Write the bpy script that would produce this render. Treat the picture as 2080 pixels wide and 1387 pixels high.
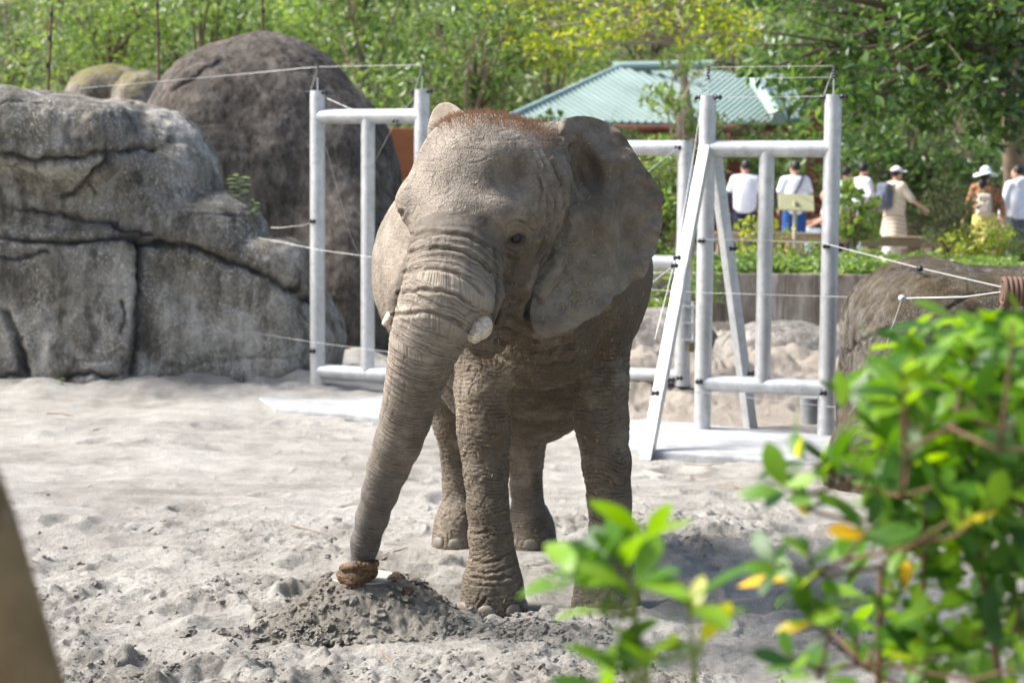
import bpy, bmesh, math, random
import numpy as np
from mathutils import Vector, Matrix, geometry

for o in list(bpy.data.objects):
    bpy.data.objects.remove(o, do_unlink=True)
scene = bpy.context.scene
COL = scene.collection
rnd = random.Random(7)
R = math.radians

# ------------------------------------------------------------------ camera
FPX, HZ, CAMZ = 3760.0, 380.0, 2.21          # focal length in photo pixels, horizon row, eye height
cam_data = bpy.data.cameras.new('camera')
cam = bpy.data.objects.new('camera', cam_data)
COL.objects.link(cam)
cam_data.sensor_width = 36.0
cam_data.lens = 36.0 * FPX / 2080.0
PITCH = math.atan((693.5 - HZ) / FPX)
CAM_ROT = Matrix.Rotation(math.pi / 2 - PITCH, 3, 'X') @ Matrix.Rotation(R(0.5), 3, 'Z')
cam.matrix_world = Matrix.Translation((0, 0, CAMZ)) @ CAM_ROT.to_4x4()
cam_data.clip_start = 0.05
cam_data.clip_end = 3000
cam_data.dof.use_dof = True
cam_data.dof.focus_distance = 8.85
cam_data.dof.aperture_fstop = 2.9
scene.camera = cam

# ------------------------------------------------------------------ light
SUN_EL, SUN_AZ = R(47), R(-84)               # azimuth measured from +Y (away from camera) towards +X
to_sun = Vector((math.sin(SUN_AZ) * math.cos(SUN_EL), math.cos(SUN_AZ) * math.cos(SUN_EL), math.sin(SUN_EL)))
world = bpy.data.worlds.new('World')
scene.world = world
world.use_nodes = True
wn = world.node_tree
sky_node = wn.nodes.new('ShaderNodeTexSky')
sky_node.sky_type = 'NISHITA'
sky_node.sun_disc = False
sky_node.sun_elevation = SUN_EL
sky_node.sun_rotation = SUN_AZ
sky_node.air_density = 1.0
sky_node.dust_density = 3.5
sky_node.ozone_density = 0.6
bgn = wn.nodes['Background']
wn.links.new(sky_node.outputs[0], bgn.inputs['Color'])
bgn.inputs['Strength'].default_value = 0.108
sun_data = bpy.data.lights.new('sun', 'SUN')
sun_data.energy = 3.1
sun_data.angle = R(24)
sun_data.color = (1.0, 0.975, 0.945)
sun = bpy.data.objects.new('sun', sun_data)
COL.objects.link(sun)
sun.location = (-20, 5, 30)
sun.rotation_euler = to_sun.to_track_quat('Z', 'Y').to_euler()
vs = scene.view_settings
vs.view_transform = 'Standard'
vs.look = 'None'
vs.exposure = 1.62
vs.gamma = 1.0
scene.cycles.use_denoising = True
scene.cycles.max_bounces = 8
scene.cycles.transparent_max_bounces = 8
scene.cycles.use_adaptive_sampling = True

# ------------------------------------------------------------------ helpers
def W(px, py, Y):
    """photo pixel at world depth Y -> world point"""
    d = CAM_ROT @ Vector(((px - 1040.0) / FPX, -(py - 693.5) / FPX, -1.0))
    k = Y / d.y
    return Vector((d.x * k, Y, CAMZ + d.z * k))

def Gd(px, py, z=0.0):
    """photo pixel -> point on the horizontal plane z"""
    d = CAM_ROT @ Vector(((px - 1040.0) / FPX, -(py - 693.5) / FPX, -1.0))
    k = (z - CAMZ) / d.z
    return Vector((d.x * k, d.y * k, z))

MC = CAM_ROT.transposed()
MCN = np.array(MC, dtype=np.float64)
def to_px(P):
    """world points (n,3) -> photo pixels (n,2)"""
    q = (np.asarray(P, dtype=np.float64) - np.array([0, 0, CAMZ])) @ MCN.T
    return np.stack([1040 + FPX * q[:, 0] / -q[:, 2], 693.5 - FPX * q[:, 1] / -q[:, 2]], 1)

def S(Y):
    return FPX / Y

def empty(name, loc=(0, 0, 0), rz=0.0):
    o = bpy.data.objects.new(name, None)
    COL.objects.link(o)
    o.location = loc
    o.rotation_euler = (0, 0, rz)
    o.empty_display_size = 0.2
    return o

def tag(o, label=None, cat=None, group=None, kind=None):
    if label: o['label'] = label
    if cat: o['category'] = cat
    if group: o['group'] = group
    if kind: o['kind'] = kind
    return o

def mesh_np(name, V, Fq, smooth=True):
    """V (n,3), Fq (m,k) uniform polygons"""
    V = np.ascontiguousarray(V, dtype=np.float32)
    Fq = np.ascontiguousarray(Fq, dtype=np.int32)
    me = bpy.data.meshes.new(name)
    n, k = Fq.shape
    me.vertices.add(len(V)); me.vertices.foreach_set('co', V.ravel())
    me.loops.add(n * k); me.loops.foreach_set('vertex_index', Fq.ravel())
    me.polygons.add(n)
    me.polygons.foreach_set('loop_start', np.arange(0, n * k, k, dtype=np.int32))
    try:
        me.polygons.foreach_set('loop_total', np.full(n, k, dtype=np.int32))
    except Exception:
        pass
    me.polygons.foreach_set('use_smooth', np.full(n, smooth, dtype=bool))
    me.update(calc_edges=True)
    me.validate()
    return me

def obj(name, me, mat=None, parent=None, loc=None):
    o = bpy.data.objects.new(name, me)
    COL.objects.link(o)
    if mat is not None and len(me.materials) == 0:
        me.materials.append(mat)
    if parent is not None:
        o.parent = parent
    if loc is not None:
        o.location = loc
    return o

class MB:
    """collects simple shapes into one mesh"""
    def __init__(s): s.v = []; s.f = []
    def add(s, vs_, fs_):
        b = len(s.v); s.v += [tuple(p) for p in vs_]; s.f += [tuple(i + b for i in f) for f in fs_]
        return s
    def box(s, c, d, rot=None, taper=1.0):
        c = Vector(c); hx, hy, hz = d[0] / 2, d[1] / 2, d[2] / 2
        vv = []
        for z in (-1, 1):
            t = taper if z > 0 else 1.0
            for x, y in ((-1, -1), (1, -1), (1, 1), (-1, 1)):
                p = Vector((x * hx * t, y * hy * t, z * hz))
                if rot is not None: p = rot @ p
                vv.append(c + p)
        return s.add(vv, [(3, 2, 1, 0), (4, 5, 6, 7), (0, 1, 5, 4), (1, 2, 6, 5), (2, 3, 7, 6), (3, 0, 4, 7)])
    def tube(s, pts, rads, n=12, cap=True):
        pts = [Vector(p) for p in pts]
        if not hasattr(rads, '__len__'): rads = [rads] * len(pts)
        rings = []; base = len(s.v); up = None
        for i, p in enumerate(pts):
            t = (pts[min(i + 1, len(pts) - 1)] - pts[max(i - 1, 0)])
            t = t.normalized() if t.length > 1e-9 else Vector((0, 0, 1))
            if up is None:
                up = Vector((0, 0, 1)) if abs(t.z) < 0.9 else Vector((1, 0, 0))
            a = t.cross(up); a = a.normalized() if a.length > 1e-6 else Vector((1, 0, 0))
            b = t.cross(a); up = -b if b.dot(up) < 0 else b
            b = t.cross(a)
            for k in range(n):
                th = 2 * math.pi * k / n
                s.v.append(tuple(p + (a * math.cos(th) + b * math.sin(th)) * rads[i]))
        for i in range(len(pts) - 1):
            for k in range(n):
                k2 = (k + 1) % n
                s.f.append((base + i * n + k, base + i * n + k2, base + (i + 1) * n + k2, base + (i + 1) * n + k))
        if cap:
            s.f.append(tuple(base + k for k in range(n))[::-1])
            s.f.append(tuple(base + (len(pts) - 1) * n + k for k in range(n)))
        return s
    def build(s, name, mat=None, parent=None, smooth=False, bevel=0.0, sub=0):
        me = bpy.data.meshes.new(name)
        me.from_pydata([tuple(p) for p in s.v], [], s.f)
        me.update()
        bm = bmesh.new(); bm.from_mesh(me)
        bmesh.ops.recalc_face_normals(bm, faces=bm.faces)
        if bevel > 0:
            bmesh.ops.bevel(bm, geom=[e for e in bm.edges if e.calc_face_angle(0) > 0.6], offset=bevel, segments=2, affect='EDGES', profile=0.6)
        bm.to_mesh(me); bm.free()
        if smooth:
            for p in me.polygons: p.use_smooth = True
            try: me.set_sharp_from_angle(angle=R(38))
            except Exception: pass
        return obj(name, me, mat, parent)

# ---- numpy noise
def _hash(ix, iy, iz):
    h = (ix.astype(np.uint32) * np.uint32(374761393) + iy.astype(np.uint32) * np.uint32(668265263) + iz.astype(np.uint32) * np.uint32(2147483647 - 1274126176))
    h = (h ^ (h >> np.uint32(13))) * np.uint32(1274126177)
    h = h ^ (h >> np.uint32(16))
    return (h & np.uint32(0xffffff)).astype(np.float32) / np.float32(0xffffff)

def vnoise(x, y, z, seed=0):
    x = np.asarray(x, np.float32) + seed * 17.3; y = np.asarray(y, np.float32) + seed * 5.7; z = np.asarray(z, np.float32) - seed * 9.1
    fx, fy, fz = np.floor(x), np.floor(y), np.floor(z)
    ix, iy, iz = fx.astype(np.int64), fy.astype(np.int64), fz.astype(np.int64)
    u, v, w = x - fx, y - fy, z - fz
    u = u * u * u * (u * (u * 6 - 15) + 10); v = v * v * v * (v * (v * 6 - 15) + 10); w = w * w * w * (w * (w * 6 - 15) + 10)
    def hh(a, b, c): return _hash(ix + a, iy + b, iz + c)
    x00 = hh(0, 0, 0) * (1 - u) + hh(1, 0, 0) * u; x10 = hh(0, 1, 0) * (1 - u) + hh(1, 1, 0) * u
    x01 = hh(0, 0, 1) * (1 - u) + hh(1, 0, 1) * u; x11 = hh(0, 1, 1) * (1 - u) + hh(1, 1, 1) * u
    return ((x00 * (1 - v) + x10 * v) * (1 - w) + (x01 * (1 - v) + x11 * v) * w) * 2 - 1

def fbm(x, y, z, oct_=4, seed=0, gain=0.5):
    a, s_ = 1.0, 0.0
    for i in range(oct_):
        s_ = s_ + a * vnoise(x, y, z, seed + i); x = x * 2.03; y = y * 2.03; z = z * 2.03; a *= gain
    return s_

def sst(a, b, x):
    t = np.clip((x - a) / (b - a), 0, 1)
    return t * t * (3 - 2 * t)

# ---- signed distance shapes (numpy) and a polygoniser
def smin(a, b, k):
    h = np.clip(0.5 + 0.5 * (b - a) / k, 0, 1)
    return b * (1 - h) + a * h - k * h * (1 - h)
def smax(a, b, k): return -smin(-a, -b, k)

def d_seg(P, a, b, ra, rb):
    a = np.array(a, np.float32); b = np.array(b, np.float32); ba = b - a
    pa = P - a
    h = np.clip((pa @ ba) / max(float(ba @ ba), 1e-9), 0, 1)
    return np.linalg.norm(pa - h[:, None] * ba, axis=1) - (ra + (rb - ra) * h)

def d_chain(P, pts, rads, k=0.0):
    d = None
    for i in range(len(pts) - 1):
        e = d_seg(P, pts[i], pts[i + 1], rads[i], rads[i + 1])
        d = e if d is None else (np.minimum(d, e) if k == 0 else smin(d, e, k))
    return d

def d_ell(P, c, r, M=None):
    q = P - np.array(c, np.float32)
    if M is not None: q = q @ np.array(M, np.float32)      # columns = local axes
    r = np.array(r, np.float32)
    k0 = np.linalg.norm(q / r, axis=1); k1 = np.linalg.norm(q / (r * r), axis=1)
    return k0 * (k0 - 1) / np.maximum(k1, 1e-6)

def d_box(P, c, h, r, M=None):
    q = P - np.array(c, np.float32)
    if M is not None: q = q @ np.array(M, np.float32)
    q = np.abs(q) - (np.array(h, np.float32) - r)
    return np.linalg.norm(np.maximum(q, 0), axis=1) + np.minimum(q.max(1), 0) - r

def nets(f, lo, hi, cell):
    """naive surface nets -> V, quads"""
    lo = np.array(lo, np.float32); hi = np.array(hi, np.float32)
    n = np.ceil((hi - lo) / cell).astype(int) + 1
    ax = [lo[i] + cell * np.arange(n[i], dtype=np.float32) for i in range(3)]
    D = np.empty(n, np.float32)
    step = max(1, int(400000 // (n[1] * n[2])))
    YY, ZZ = np.meshgrid(ax[1], ax[2], indexing='ij')
    for i in range(0, n[0], step):
        xs = ax[0][i:i + step]
        P = np.empty((len(xs), n[1], n[2], 3), np.float32)
        P[..., 0] = xs[:, None, None]; P[..., 1] = YY; P[..., 2] = ZZ
        D[i:i + step] = f(P.reshape(-1, 3)).reshape(len(xs), n[1], n[2])
    D[0] = np.maximum(D[0], 1e-3); D[-1] = np.maximum(D[-1], 1e-3)
    D[:, 0] = np.maximum(D[:, 0], 1e-3); D[:, -1] = np.maximum(D[:, -1], 1e-3)
    D[:, :, 0] = np.maximum(D[:, :, 0], 1e-3); D[:, :, -1] = np.maximum(D[:, :, -1], 1e-3)
    s = D < 0
    c = n - 1
    acc = np.zeros(tuple(c) + (3,), np.float32); cnt = np.zeros(tuple(c), np.float32)
    idx = np.stack(np.meshgrid(*[np.arange(m, dtype=np.float32) for m in c], indexing='ij'), -1)
    sl = lambda o: tuple(slice(o[i], o[i] + c[i]) for i in range(3))
    corners = [(a, b, d) for a in (0, 1) for b in (0, 1) for d in (0, 1)]
    for a in corners:
        for axn in range(3):
            if a[axn] == 1: continue
            b = list(a); b[axn] = 1; b = tuple(b)
            da, db = D[sl(a)], D[sl(b)]
            m = s[sl(a)] != s[sl(b)]
            t = np.where(m, da / np.where(m, da - db, 1), 0)
            pos = np.zeros(tuple(c) + (3,), np.float32)
            pos[..., 0] = a[0]; pos[..., 1] = a[1]; pos[..., 2] = a[2]
            pos[..., axn] += t
            acc += pos * m[..., None]; cnt += m
    on = cnt > 0
    vid = np.full(tuple(c), -1, np.int64); vid[on] = np.arange(on.sum())
    V = lo + cell * (idx[on] + acc[on] / cnt[on][:, None])
    quads = []
    for axn in range(3):
        u, v = (axn + 1) % 3, (axn + 2) % 3
        a = [slice(1, n[i] - 1) for i in range(3)]; b = list(a)
        a[axn] = slice(0, n[axn] - 1); b[axn] = slice(1, n[axn])
        sa, sb = s[tuple(a)], s[tuple(b)]
        for flip in (False, True):
            m = (sa & ~sb) if not flip else (~sa & sb)
            w = np.argwhere(m)
            if len(w) == 0: continue
            w = w.copy()
            for i in range(3):
                if i != axn: w[:, i] += 1
            def vv(du, dv):
                q = w.copy(); q[:, u] += du; q[:, v] += dv
                return vid[q[:, 0], q[:, 1], q[:, 2]]
            Q = np.stack([vv(-1, -1), vv(0, -1), vv(0, 0), vv(-1, 0)], 1)
            quads.append(Q if not flip else Q[:, ::-1])
    Q = np.concatenate(quads); Q = Q[(Q >= 0).all(1)]
    return V, Q

def subdivided(V, Q, lev):
    """Catmull-Clark through a modifier -> V, N, quads"""
    me = mesh_np('tmp', V, Q)
    o = bpy.data.objects.new('tmp', me); COL.objects.link(o)
    if lev > 0:
        m = o.modifiers.new('s', 'SUBSURF'); m.levels = lev; m.render_levels = lev
    dg = bpy.context.evaluated_depsgraph_get(); dg.update()
    ev = o.evaluated_get(dg); m2 = ev.to_mesh()
    nv = len(m2.vertices); V2 = np.empty(nv * 3, np.float32); N2 = np.empty(nv * 3, np.float32)
    m2.vertices.foreach_get('co', V2); m2.vertices.foreach_get('normal', N2)
    L = np.empty(len(m2.loops), np.int32); m2.loops.foreach_get('vertex_index', L)
    ev.to_mesh_clear()
    bpy.data.objects.remove(o); bpy.data.meshes.remove(me)
    return V2.reshape(-1, 3), N2.reshape(-1, 3), L.reshape(-1, 4)

def vert_normals(V, Q):
    a = V[Q[:, 2]] - V[Q[:, 0]]; b = V[Q[:, 3 if Q.shape[1] > 3 else 1]] - V[Q[:, 1 if Q.shape[1] > 3 else 0]]
    fn = np.cross(a, b) if Q.shape[1] > 3 else np.cross(V[Q[:, 1]] - V[Q[:, 0]], V[Q[:, 2]] - V[Q[:, 0]])
    N = np.zeros_like(V)
    for i in range(Q.shape[1]): np.add.at(N, Q[:, i], fn)
    return N / np.maximum(np.linalg.norm(N, axis=1, keepdims=True), 1e-9)

def poly_dist(x, y, line):
    """2D distance of points to an open polyline"""
    d = np.full(x.shape, 1e9, np.float64)
    for (x0, y0), (x1, y1) in zip(line[:-1], line[1:]):
        dx, dy = x1 - x0, y1 - y0
        h = np.clip(((x - x0) * dx + (y - y0) * dy) / max(dx * dx + dy * dy, 1e-9), 0, 1)
        d = np.minimum(d, np.hypot(x - x0 - h * dx, y - y0 - h * dy))
    return d

def attr(me, name, arr, kind='FLOAT'):
    a = me.attributes.new(name, kind, 'POINT')
    a.data.foreach_set('value' if kind == 'FLOAT' else ('vector' if kind == 'FLOAT_VECTOR' else 'color'), np.ascontiguousarray(arr, dtype=np.float32).ravel())

# ---- node materials
class NT:
    def __init__(s, name):
        s.m = bpy.data.materials.new(name); s.m.use_nodes = True
        s.t = s.m.node_tree; s.n = s.t.nodes
        s.b = s.n['Principled BSDF']; s.out = s.n['Material Output']
    def new(s, typ, **kw):
        nd = s.n.new('ShaderNode' + typ)
        for k, v in kw.items(): setattr(nd, k, v)
        return nd
    def link(s, a, b): s.t.links.new(a, b)
    def val(s, sock, v):
        if hasattr(v, 'is_output') or isinstance(v, bpy.types.NodeSocket): s.link(v, sock)
        else: sock.default_value = v
    def coord(s, kind='Object'): return s.new('TexCoord').outputs[kind]
    def attr(s, name, out='Fac'):
        a = s.new('Attribute'); a.attribute_name = name; return a.outputs[out]
    def mapping(s, vec, scale=(1, 1, 1), loc=(0, 0, 0), rot=(0, 0, 0)):
        m = s.new('Mapping'); s.link(vec, m.inputs['Vector'])
        m.inputs['Scale'].default_value = scale; m.inputs['Location'].default_value = loc; m.inputs['Rotation'].default_value = rot
        return m.outputs[0]
    def noise(s, vec, scale, detail=4, rough=0.55, dist=0.0, out='Fac'):
        t = s.new('TexNoise'); s.link(vec, t.inputs['Vector'])
        t.inputs['Scale'].default_value = scale; t.inputs['Detail'].default_value = detail
        t.inputs['Roughness'].default_value = rough; t.inputs['Distortion'].default_value = dist
        return t.outputs[out]
    def voro(s, vec, scale, feature='F1', out='Distance', rand=1.0):
        t = s.new('TexVoronoi'); t.feature = feature; s.link(vec, t.inputs['Vector'])
        t.inputs['Scale'].default_value = scale; t.inputs['Randomness'].default_value = rand
        return t.outputs[out]
    def ramp(s, fac, stops):
        r = s.new('ValToRGB'); s.link(fac, r.inputs[0]); e = r.color_ramp.elements
        while len(e) < len(stops): e.new(0.5)
        for el, (p, c) in zip(e, stops):
            el.position = p; el.color = (c[0], c[1], c[2], 1) if hasattr(c, '__len__') else (c, c, c, 1)
        return r.outputs[0]
    def math(s, op, a, b=0.0, clamp=False):
        m = s.new('Math'); m.operation = op; m.use_clamp = clamp
        s.val(m.inputs[0], a); s.val(m.inputs[1], b); return m.outputs[0]
    def mix(s, fac, a, b, mode='MIX'):
        m = s.new('MixRGB'); m.blend_type = mode
        s.val(m.inputs[0], fac)
        for i, c in ((1, a), (2, b)):
            if isinstance(c, (tuple, list)): m.inputs[i].default_value = (c[0], c[1], c[2], 1)
            else: s.val(m.inputs[i], c)
        return m.outputs[0]
    def bump(s, h, strength=0.3, dist=0.02, prev=None):
        b = s.new('Bump'); s.link(h, b.inputs['Height'])
        s.val(b.inputs['Strength'], strength); b.inputs['Distance'].default_value = dist
        if prev is not None: s.link(prev, b.inputs['Normal'])
        return b.outputs[0]
    def done(s, color=None, rough=0.8, normal=None, spec=0.3, metal=0.0):
        if color is not None:
            if isinstance(color, (tuple, list)): s.b.inputs['Base Color'].default_value = (color[0], color[1], color[2], 1)
            else: s.link(color, s.b.inputs['Base Color'])
        s.val(s.b.inputs['Roughness'], rough)
        s.b.inputs['Specular IOR Level'].default_value = spec
        s.b.inputs['Metallic'].default_value = metal
        if normal is not None: s.link(normal, s.b.inputs['Normal'])
        return s.m

def simple_mat(name, col, rough=0.7, var=0.25, scale=6.0, bump=0.1, spec=0.3, metal=0.0, bscale=40.0, bdist=0.01):
    t = NT(name); c = t.coord()
    n = t.noise(c, scale, 5, 0.6)
    lo = tuple(x * (1 - var) for x in col); hi = tuple(min(1, x * (1 + var)) for x in col)
    col_ = t.ramp(n, [(0.3, lo), (0.7, hi)])
    nm = t.bump(t.noise(c, bscale, 4, 0.6), bump, bdist) if bump > 0 else None
    return t.done(col_, rough, nm, spec, metal)
# ================================================================== elephant
def px_r(w, Y): return w / S(Y)
TRUNK = [  # px, py, half width px, depth
    (928, 470, 92, 8.79), (920, 530, 92, 8.69), (906, 600, 92, 8.58), (884, 650, 84, 8.56), (862, 700, 73, 8.58), (849, 750, 65, 8.63), (836, 800, 58, 8.69),
    (824, 850, 54, 8.76), (808, 900, 50, 8.83), (789, 950, 44, 8.90), (772, 1000, 38, 8.98), (756, 1050, 34, 9.06), (742, 1100, 30, 9.13), (735, 1148, 28, 9.19)]
TR_P = [W(a, b, d) for a, b, c, d in TRUNK]
TR_R = [px_r(c, d) * (0.97 - 0.05 * min(1, i / 5)) for i, (a, b, c, d) in enumerate(TRUNK)]
FH = np.array([-0.40, -0.917, 0.0]); LH = np.array([0.917, -0.40, 0.0]); UP = np.array([0, 0, 1.0])   # head axes: forward, its left, up
HM = np.stack([LH, FH, UP], 1)
hip = Vector((-0.11, 11.2, 0)); sho = Vector((0.20, 9.7, 0))
BA = np.array([hip.x - sho.x, hip.y - sho.y, 0.0]); BA = BA / np.linalg.norm(BA)
BM_ = np.stack([np.array([BA[1], -BA[0], 0]), BA, UP], 1)

FEET = [  # foot centre X, Y ; chain (px, py, half px, Y)
    ((-0.095, 9.56), [(1000, 1236, 62, 9.56), (1001, 1200, 56, 9.56), (1003, 1150, 49, 9.57), (997, 1090, 45, 9.58), (991, 1030, 44, 9.58), (987, 960, 48, 9.60), (982, 880, 55, 9.62), (982, 790, 60, 9.64), (1000, 700, 80, 9.70), (1020, 600, 105, 9.80)]),
    ((0.505, 9.70), [(1237, 1219, 56, 9.70), (1238, 1190, 52, 9.70), (1241, 1140, 46, 9.70), (1240, 1080, 44, 9.70), (1237, 1010, 46, 9.70), (1231, 940, 50, 9.70), (1222, 860, 56, 9.72), (1218, 780, 60, 9.74), (1212, 690, 68, 9.80), (1190, 600, 95, 9.85)]),
    ((-0.335, 11.35), [(929, 1102, 38, 11.35), (928, 1080, 40, 11.35), (932, 1040, 36, 11.36), (931, 990, 33, 11.4), (930, 930, 36, 11.38), (925, 860, 46, 11.3), (920, 760, 75, 11.2), (930, 660, 100, 11.1)]),
    ((0.125, 11.35), [(1086, 1103, 44, 11.35), (1085, 1080, 42, 11.35), (1074, 1040, 35, 11.36), (1069, 990, 33, 11.4), (1068, 930, 36, 11.38), (1075, 860, 46, 11.3), (1085, 760, 75, 11.2), (1080, 660, 100, 11.1)])]
LEGS = [([W(a, b, d) for a, b, c, d in ch], [px_r(c, d) for a, b, c, d in ch]) for _, ch in FEET]

def elephant_sdf(P):
    d = d_ell(P, (-0.02, 10.42, 1.73), (0.765, 1.12, 0.72), BM_)
    d = smin(d, d_ell(P, (0.05, 10.62, 1.30), (0.52, 0.74, 0.575), BM_), 0.14)                         # barrel
    d = smin(d, d_ell(P, (0.17, 9.98, 1.76), (0.54, 0.46, 0.58), BM_), 0.12)             # shoulders
    d = smin(d, d_ell(P, (0.19, 9.78, 1.60), (0.34, 0.22, 0.36), BM_), 0.10)             # breast
    d = smin(d, d_ell(P, (-0.11, 11.15, 1.62), (0.58, 0.50, 0.66), BM_), 0.22)           # rump
    for i, (pts, rr) in enumerate(LEGS):
        c = d_chain(P, pts, rr, 0.03)
        d = smin(d, c, 0.07)
    # feet: wider pads with flat soles
    for (fx, fy), ch in FEET:
        r = 0.186 if fy < 10.5 else 0.165
        q = P - np.array([fx, fy, 0.0], np.float32)
        hh = np.clip(q[:, 2] / 0.30, 0, 1)
        rad = np.linalg.norm(q[:, :2] + np.array([0.0, 0.02], np.float32), axis=1) - (r * (1 - 0.27 * hh ** 0.8))
        pad = smax(smax(rad, q[:, 2] - 0.26, 0.12), -q[:, 2] - 0.035, 0.05)
        d = smin(d, pad, 0.045)
    # neck
    d = smin(d, d_seg(P, (0.10, 9.85, 1.85), W(1030, 420, 9.20), 0.42, 0.34), 0.15)
    # skull
    sk = d_ell(P, W(1004, 378, 9.06), (0.375, 0.36, 0.335), HM)
    sk = smin(sk, d_ell(P, W(965, 330, 8.98), (0.26, 0.26, 0.22), HM), 0.10)             # crown
    sk = smin(sk, d_ell(P, W(932, 425, 8.89), (0.265, 0.20, 0.24), HM), 0.14)            # forehead
    sk = smin(sk, d_ell(P, W(842, 415, 8.93), (0.08, 0.12, 0.11), HM), 0.07)             # brow, its right
    sk = smin(sk, d_seg(P, W(1010, 425, 8.70), W(1062, 432, 8.86), 0.075, 0.07), 0.08)   # brow, its left
    sk = smin(sk, d_ell(P, W(1046, 478, 8.88), (0.07, 0.085, 0.075), HM), 0.05)          # eyelids mass
    sk = smin(sk, d_chain(P, [W(1020, 478, 8.79), W(1032, 465, 8.765), W(1050, 461, 8.765), W(1068, 468, 8.80), W(1078, 482, 8.85)], [0.010, 0.016, 0.018, 0.015, 0.010]), 0.014)   # hooded upper lid
    sk = smin(sk, d_chain(P, [W(1022, 490, 8.79), W(1036, 501, 8.77), W(1054, 502, 8.79), W(1070, 494, 8.83)], [0.009, 0.013, 0.013, 0.009]), 0.014)  # lower lid
    sk = smin(sk, d_ell(P, W(1052, 545, 9.08), (0.22, 0.26, 0.33), HM), 0.10)            # cheek
    sk = smin(sk, d_ell(P, W(1118, 400, 9.15), (0.13, 0.20, 0.30), HM), 0.08)            # temple / ear root
    sk = smin(sk, d_seg(P, W(1075, 300, 9.12), W(1128, 285, 9.12), 0.10, 0.10), 0.07)    # ear root
    sk = smin(sk, d_seg(P, W(1040, 600, 9.02), W(985, 690, 8.92), 0.19, 0.10), 0.08)     # lower jaw
    sk = smin(sk, d_seg(P, W(1070, 560, 9.18), W(1100, 700, 9.55), 0.22, 0.24), 0.12)    # throat
    # hollows
    sk = smax(sk, -d_ell(P, W(1055, 360, 8.66), (0.10, 0.12, 0.09), HM), 0.10)         # temporal hollow, its left
    sk = smax(sk, -d_ell(P, W(795, 468, 8.84), (0.055, 0.10, 0.09), HM), 0.07)           # hollow under the right brow
    d = smin(d, sk, 0.10)
    # trunk, with the two tusk sheaths beside its root
    d = smin(d, d_chain(P, TR_P, TR_R, 0.05), 0.07)
    sh = d_chain(P, [W(985, 535, 8.76), W(982, 600, 8.66), W(978, 648, 8.60)], [0.085, 0.088, 0.068], 0.04)
    sh = np.minimum(sh, d_chain(P, [W(850, 535, 8.88), W(820, 600, 8.86), W(803, 650, 8.84)], [0.075, 0.075, 0.052], 0.04))
    d = smin(d, sh, 0.045)
    d = smax(d, -d_seg(P, W(972, 664, 8.52), W(975, 655, 8.57), 0.052, 0.046), 0.02)     # socket mouth
    return d

# wrinkle lines drawn in front view: (polyline px, half width px, depth m)
FOLDS = [
    ([(1166, 300), (1172, 360), (1166, 420), (1150, 470), (1128, 510), (1108, 550), (1090, 590), (1074, 640)], 9, 0.030),
    ([(1122, 330), (1140, 370), (1143, 410), (1135, 450), (1118, 490), (1098, 535), (1080, 575)], 4, 0.010),
    ([(1108, 345), (1122, 380), (1128, 415), (1122, 450), (1106, 486), (1090, 520)], 3.5, 0.008),
    ([(1150, 330), (1156, 370), (1154, 420), (1142, 462), (1122, 505)], 3.5, 0.010),
    ([(1095, 365), (1108, 395), (1112, 425), (1106, 452), (1092, 480)], 3, 0.006),
    ([(1026, 462), (1040, 452), (1056, 450), (1072, 457), (1082, 470)], 3, 0.009),
    ([(1022, 476), (1030, 466), (1044, 461), (1060, 461), (1071, 470)], 2.2, 0.007),
    ([(1020, 488), (1028, 505), (1044, 512), (1060, 506), (1072, 494)], 2.5, 0.007),
    ([(1016, 480), (1020, 505), (1034, 524), (1054, 524)], 2.5, 0.006),
    ([(838, 478), (870, 471), (910, 473), (950, 482), (985, 500)], 4, 0.008),
    ([(832, 515), (860, 503), (900, 503), (940, 512), (975, 530), (1000, 552)], 4, 0.011),
    ([(822, 552), (850, 545), (890, 545), (930, 556), (962, 575), (985, 600)], 4, 0.011),
    ([(812, 595), (850, 590), (890, 590), (930, 600), (955, 615)], 4, 0.010),
    ([(800, 640), (840, 636), (880, 637), (920, 648), (940, 660)], 4, 0.010),
    ([(945, 640), (965, 633), (990, 633), (1006, 645)], 3, 0.006),
    ([(1005, 500), (1012, 560), (1012, 610), (1005, 650)], 5, 0.012),
    ([(1030, 640), (1060, 655), (1090, 670)], 4, 0.012), ([(1020, 665), (1055, 680), (1090, 695)], 4, 0.012),
    ([(1010, 690), (1050, 712), (1100, 716), (1160, 705)], 5, 0.014), ([(1000, 715), (1050, 742), (1110, 745), (1165, 735)], 4, 0.010),
    ([(1035, 600), (1060, 612), (1085, 610)], 3.5, 0.008),
    ([(1028, 572), (1055, 580), (1085, 575)], 3, 0.006),
    ([(957, 1085), (990, 1078), (1020, 1090), (1042, 1075)], 3, 0.006),
    ([(958, 1135), (980, 1143), (1010, 1138), (1040, 1122)], 3, 0.008), ([(956, 1158), (980, 1164), (1012, 1160), (1044, 1145)], 3, 0.009),
    ([(957, 1172), (985, 1178), (1015, 1176), (1040, 1168)], 2.6, 0.008), ([(952, 1186), (985, 1190), (1020, 1188), (1050, 1180)], 2.6, 0.005),
    ([(975, 1232), (990, 1212), (1020, 1206), (1050, 1205)], 2.6, 0.005), ([(970, 1262), (972, 1235), (985, 1215)], 2.6, 0.006),
    ([(818, 430), (806, 452), (812, 475), (826, 490)], 4, 0.012), ([(800, 470), (815, 482), (828, 484)], 3, 0.008)]

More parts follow.
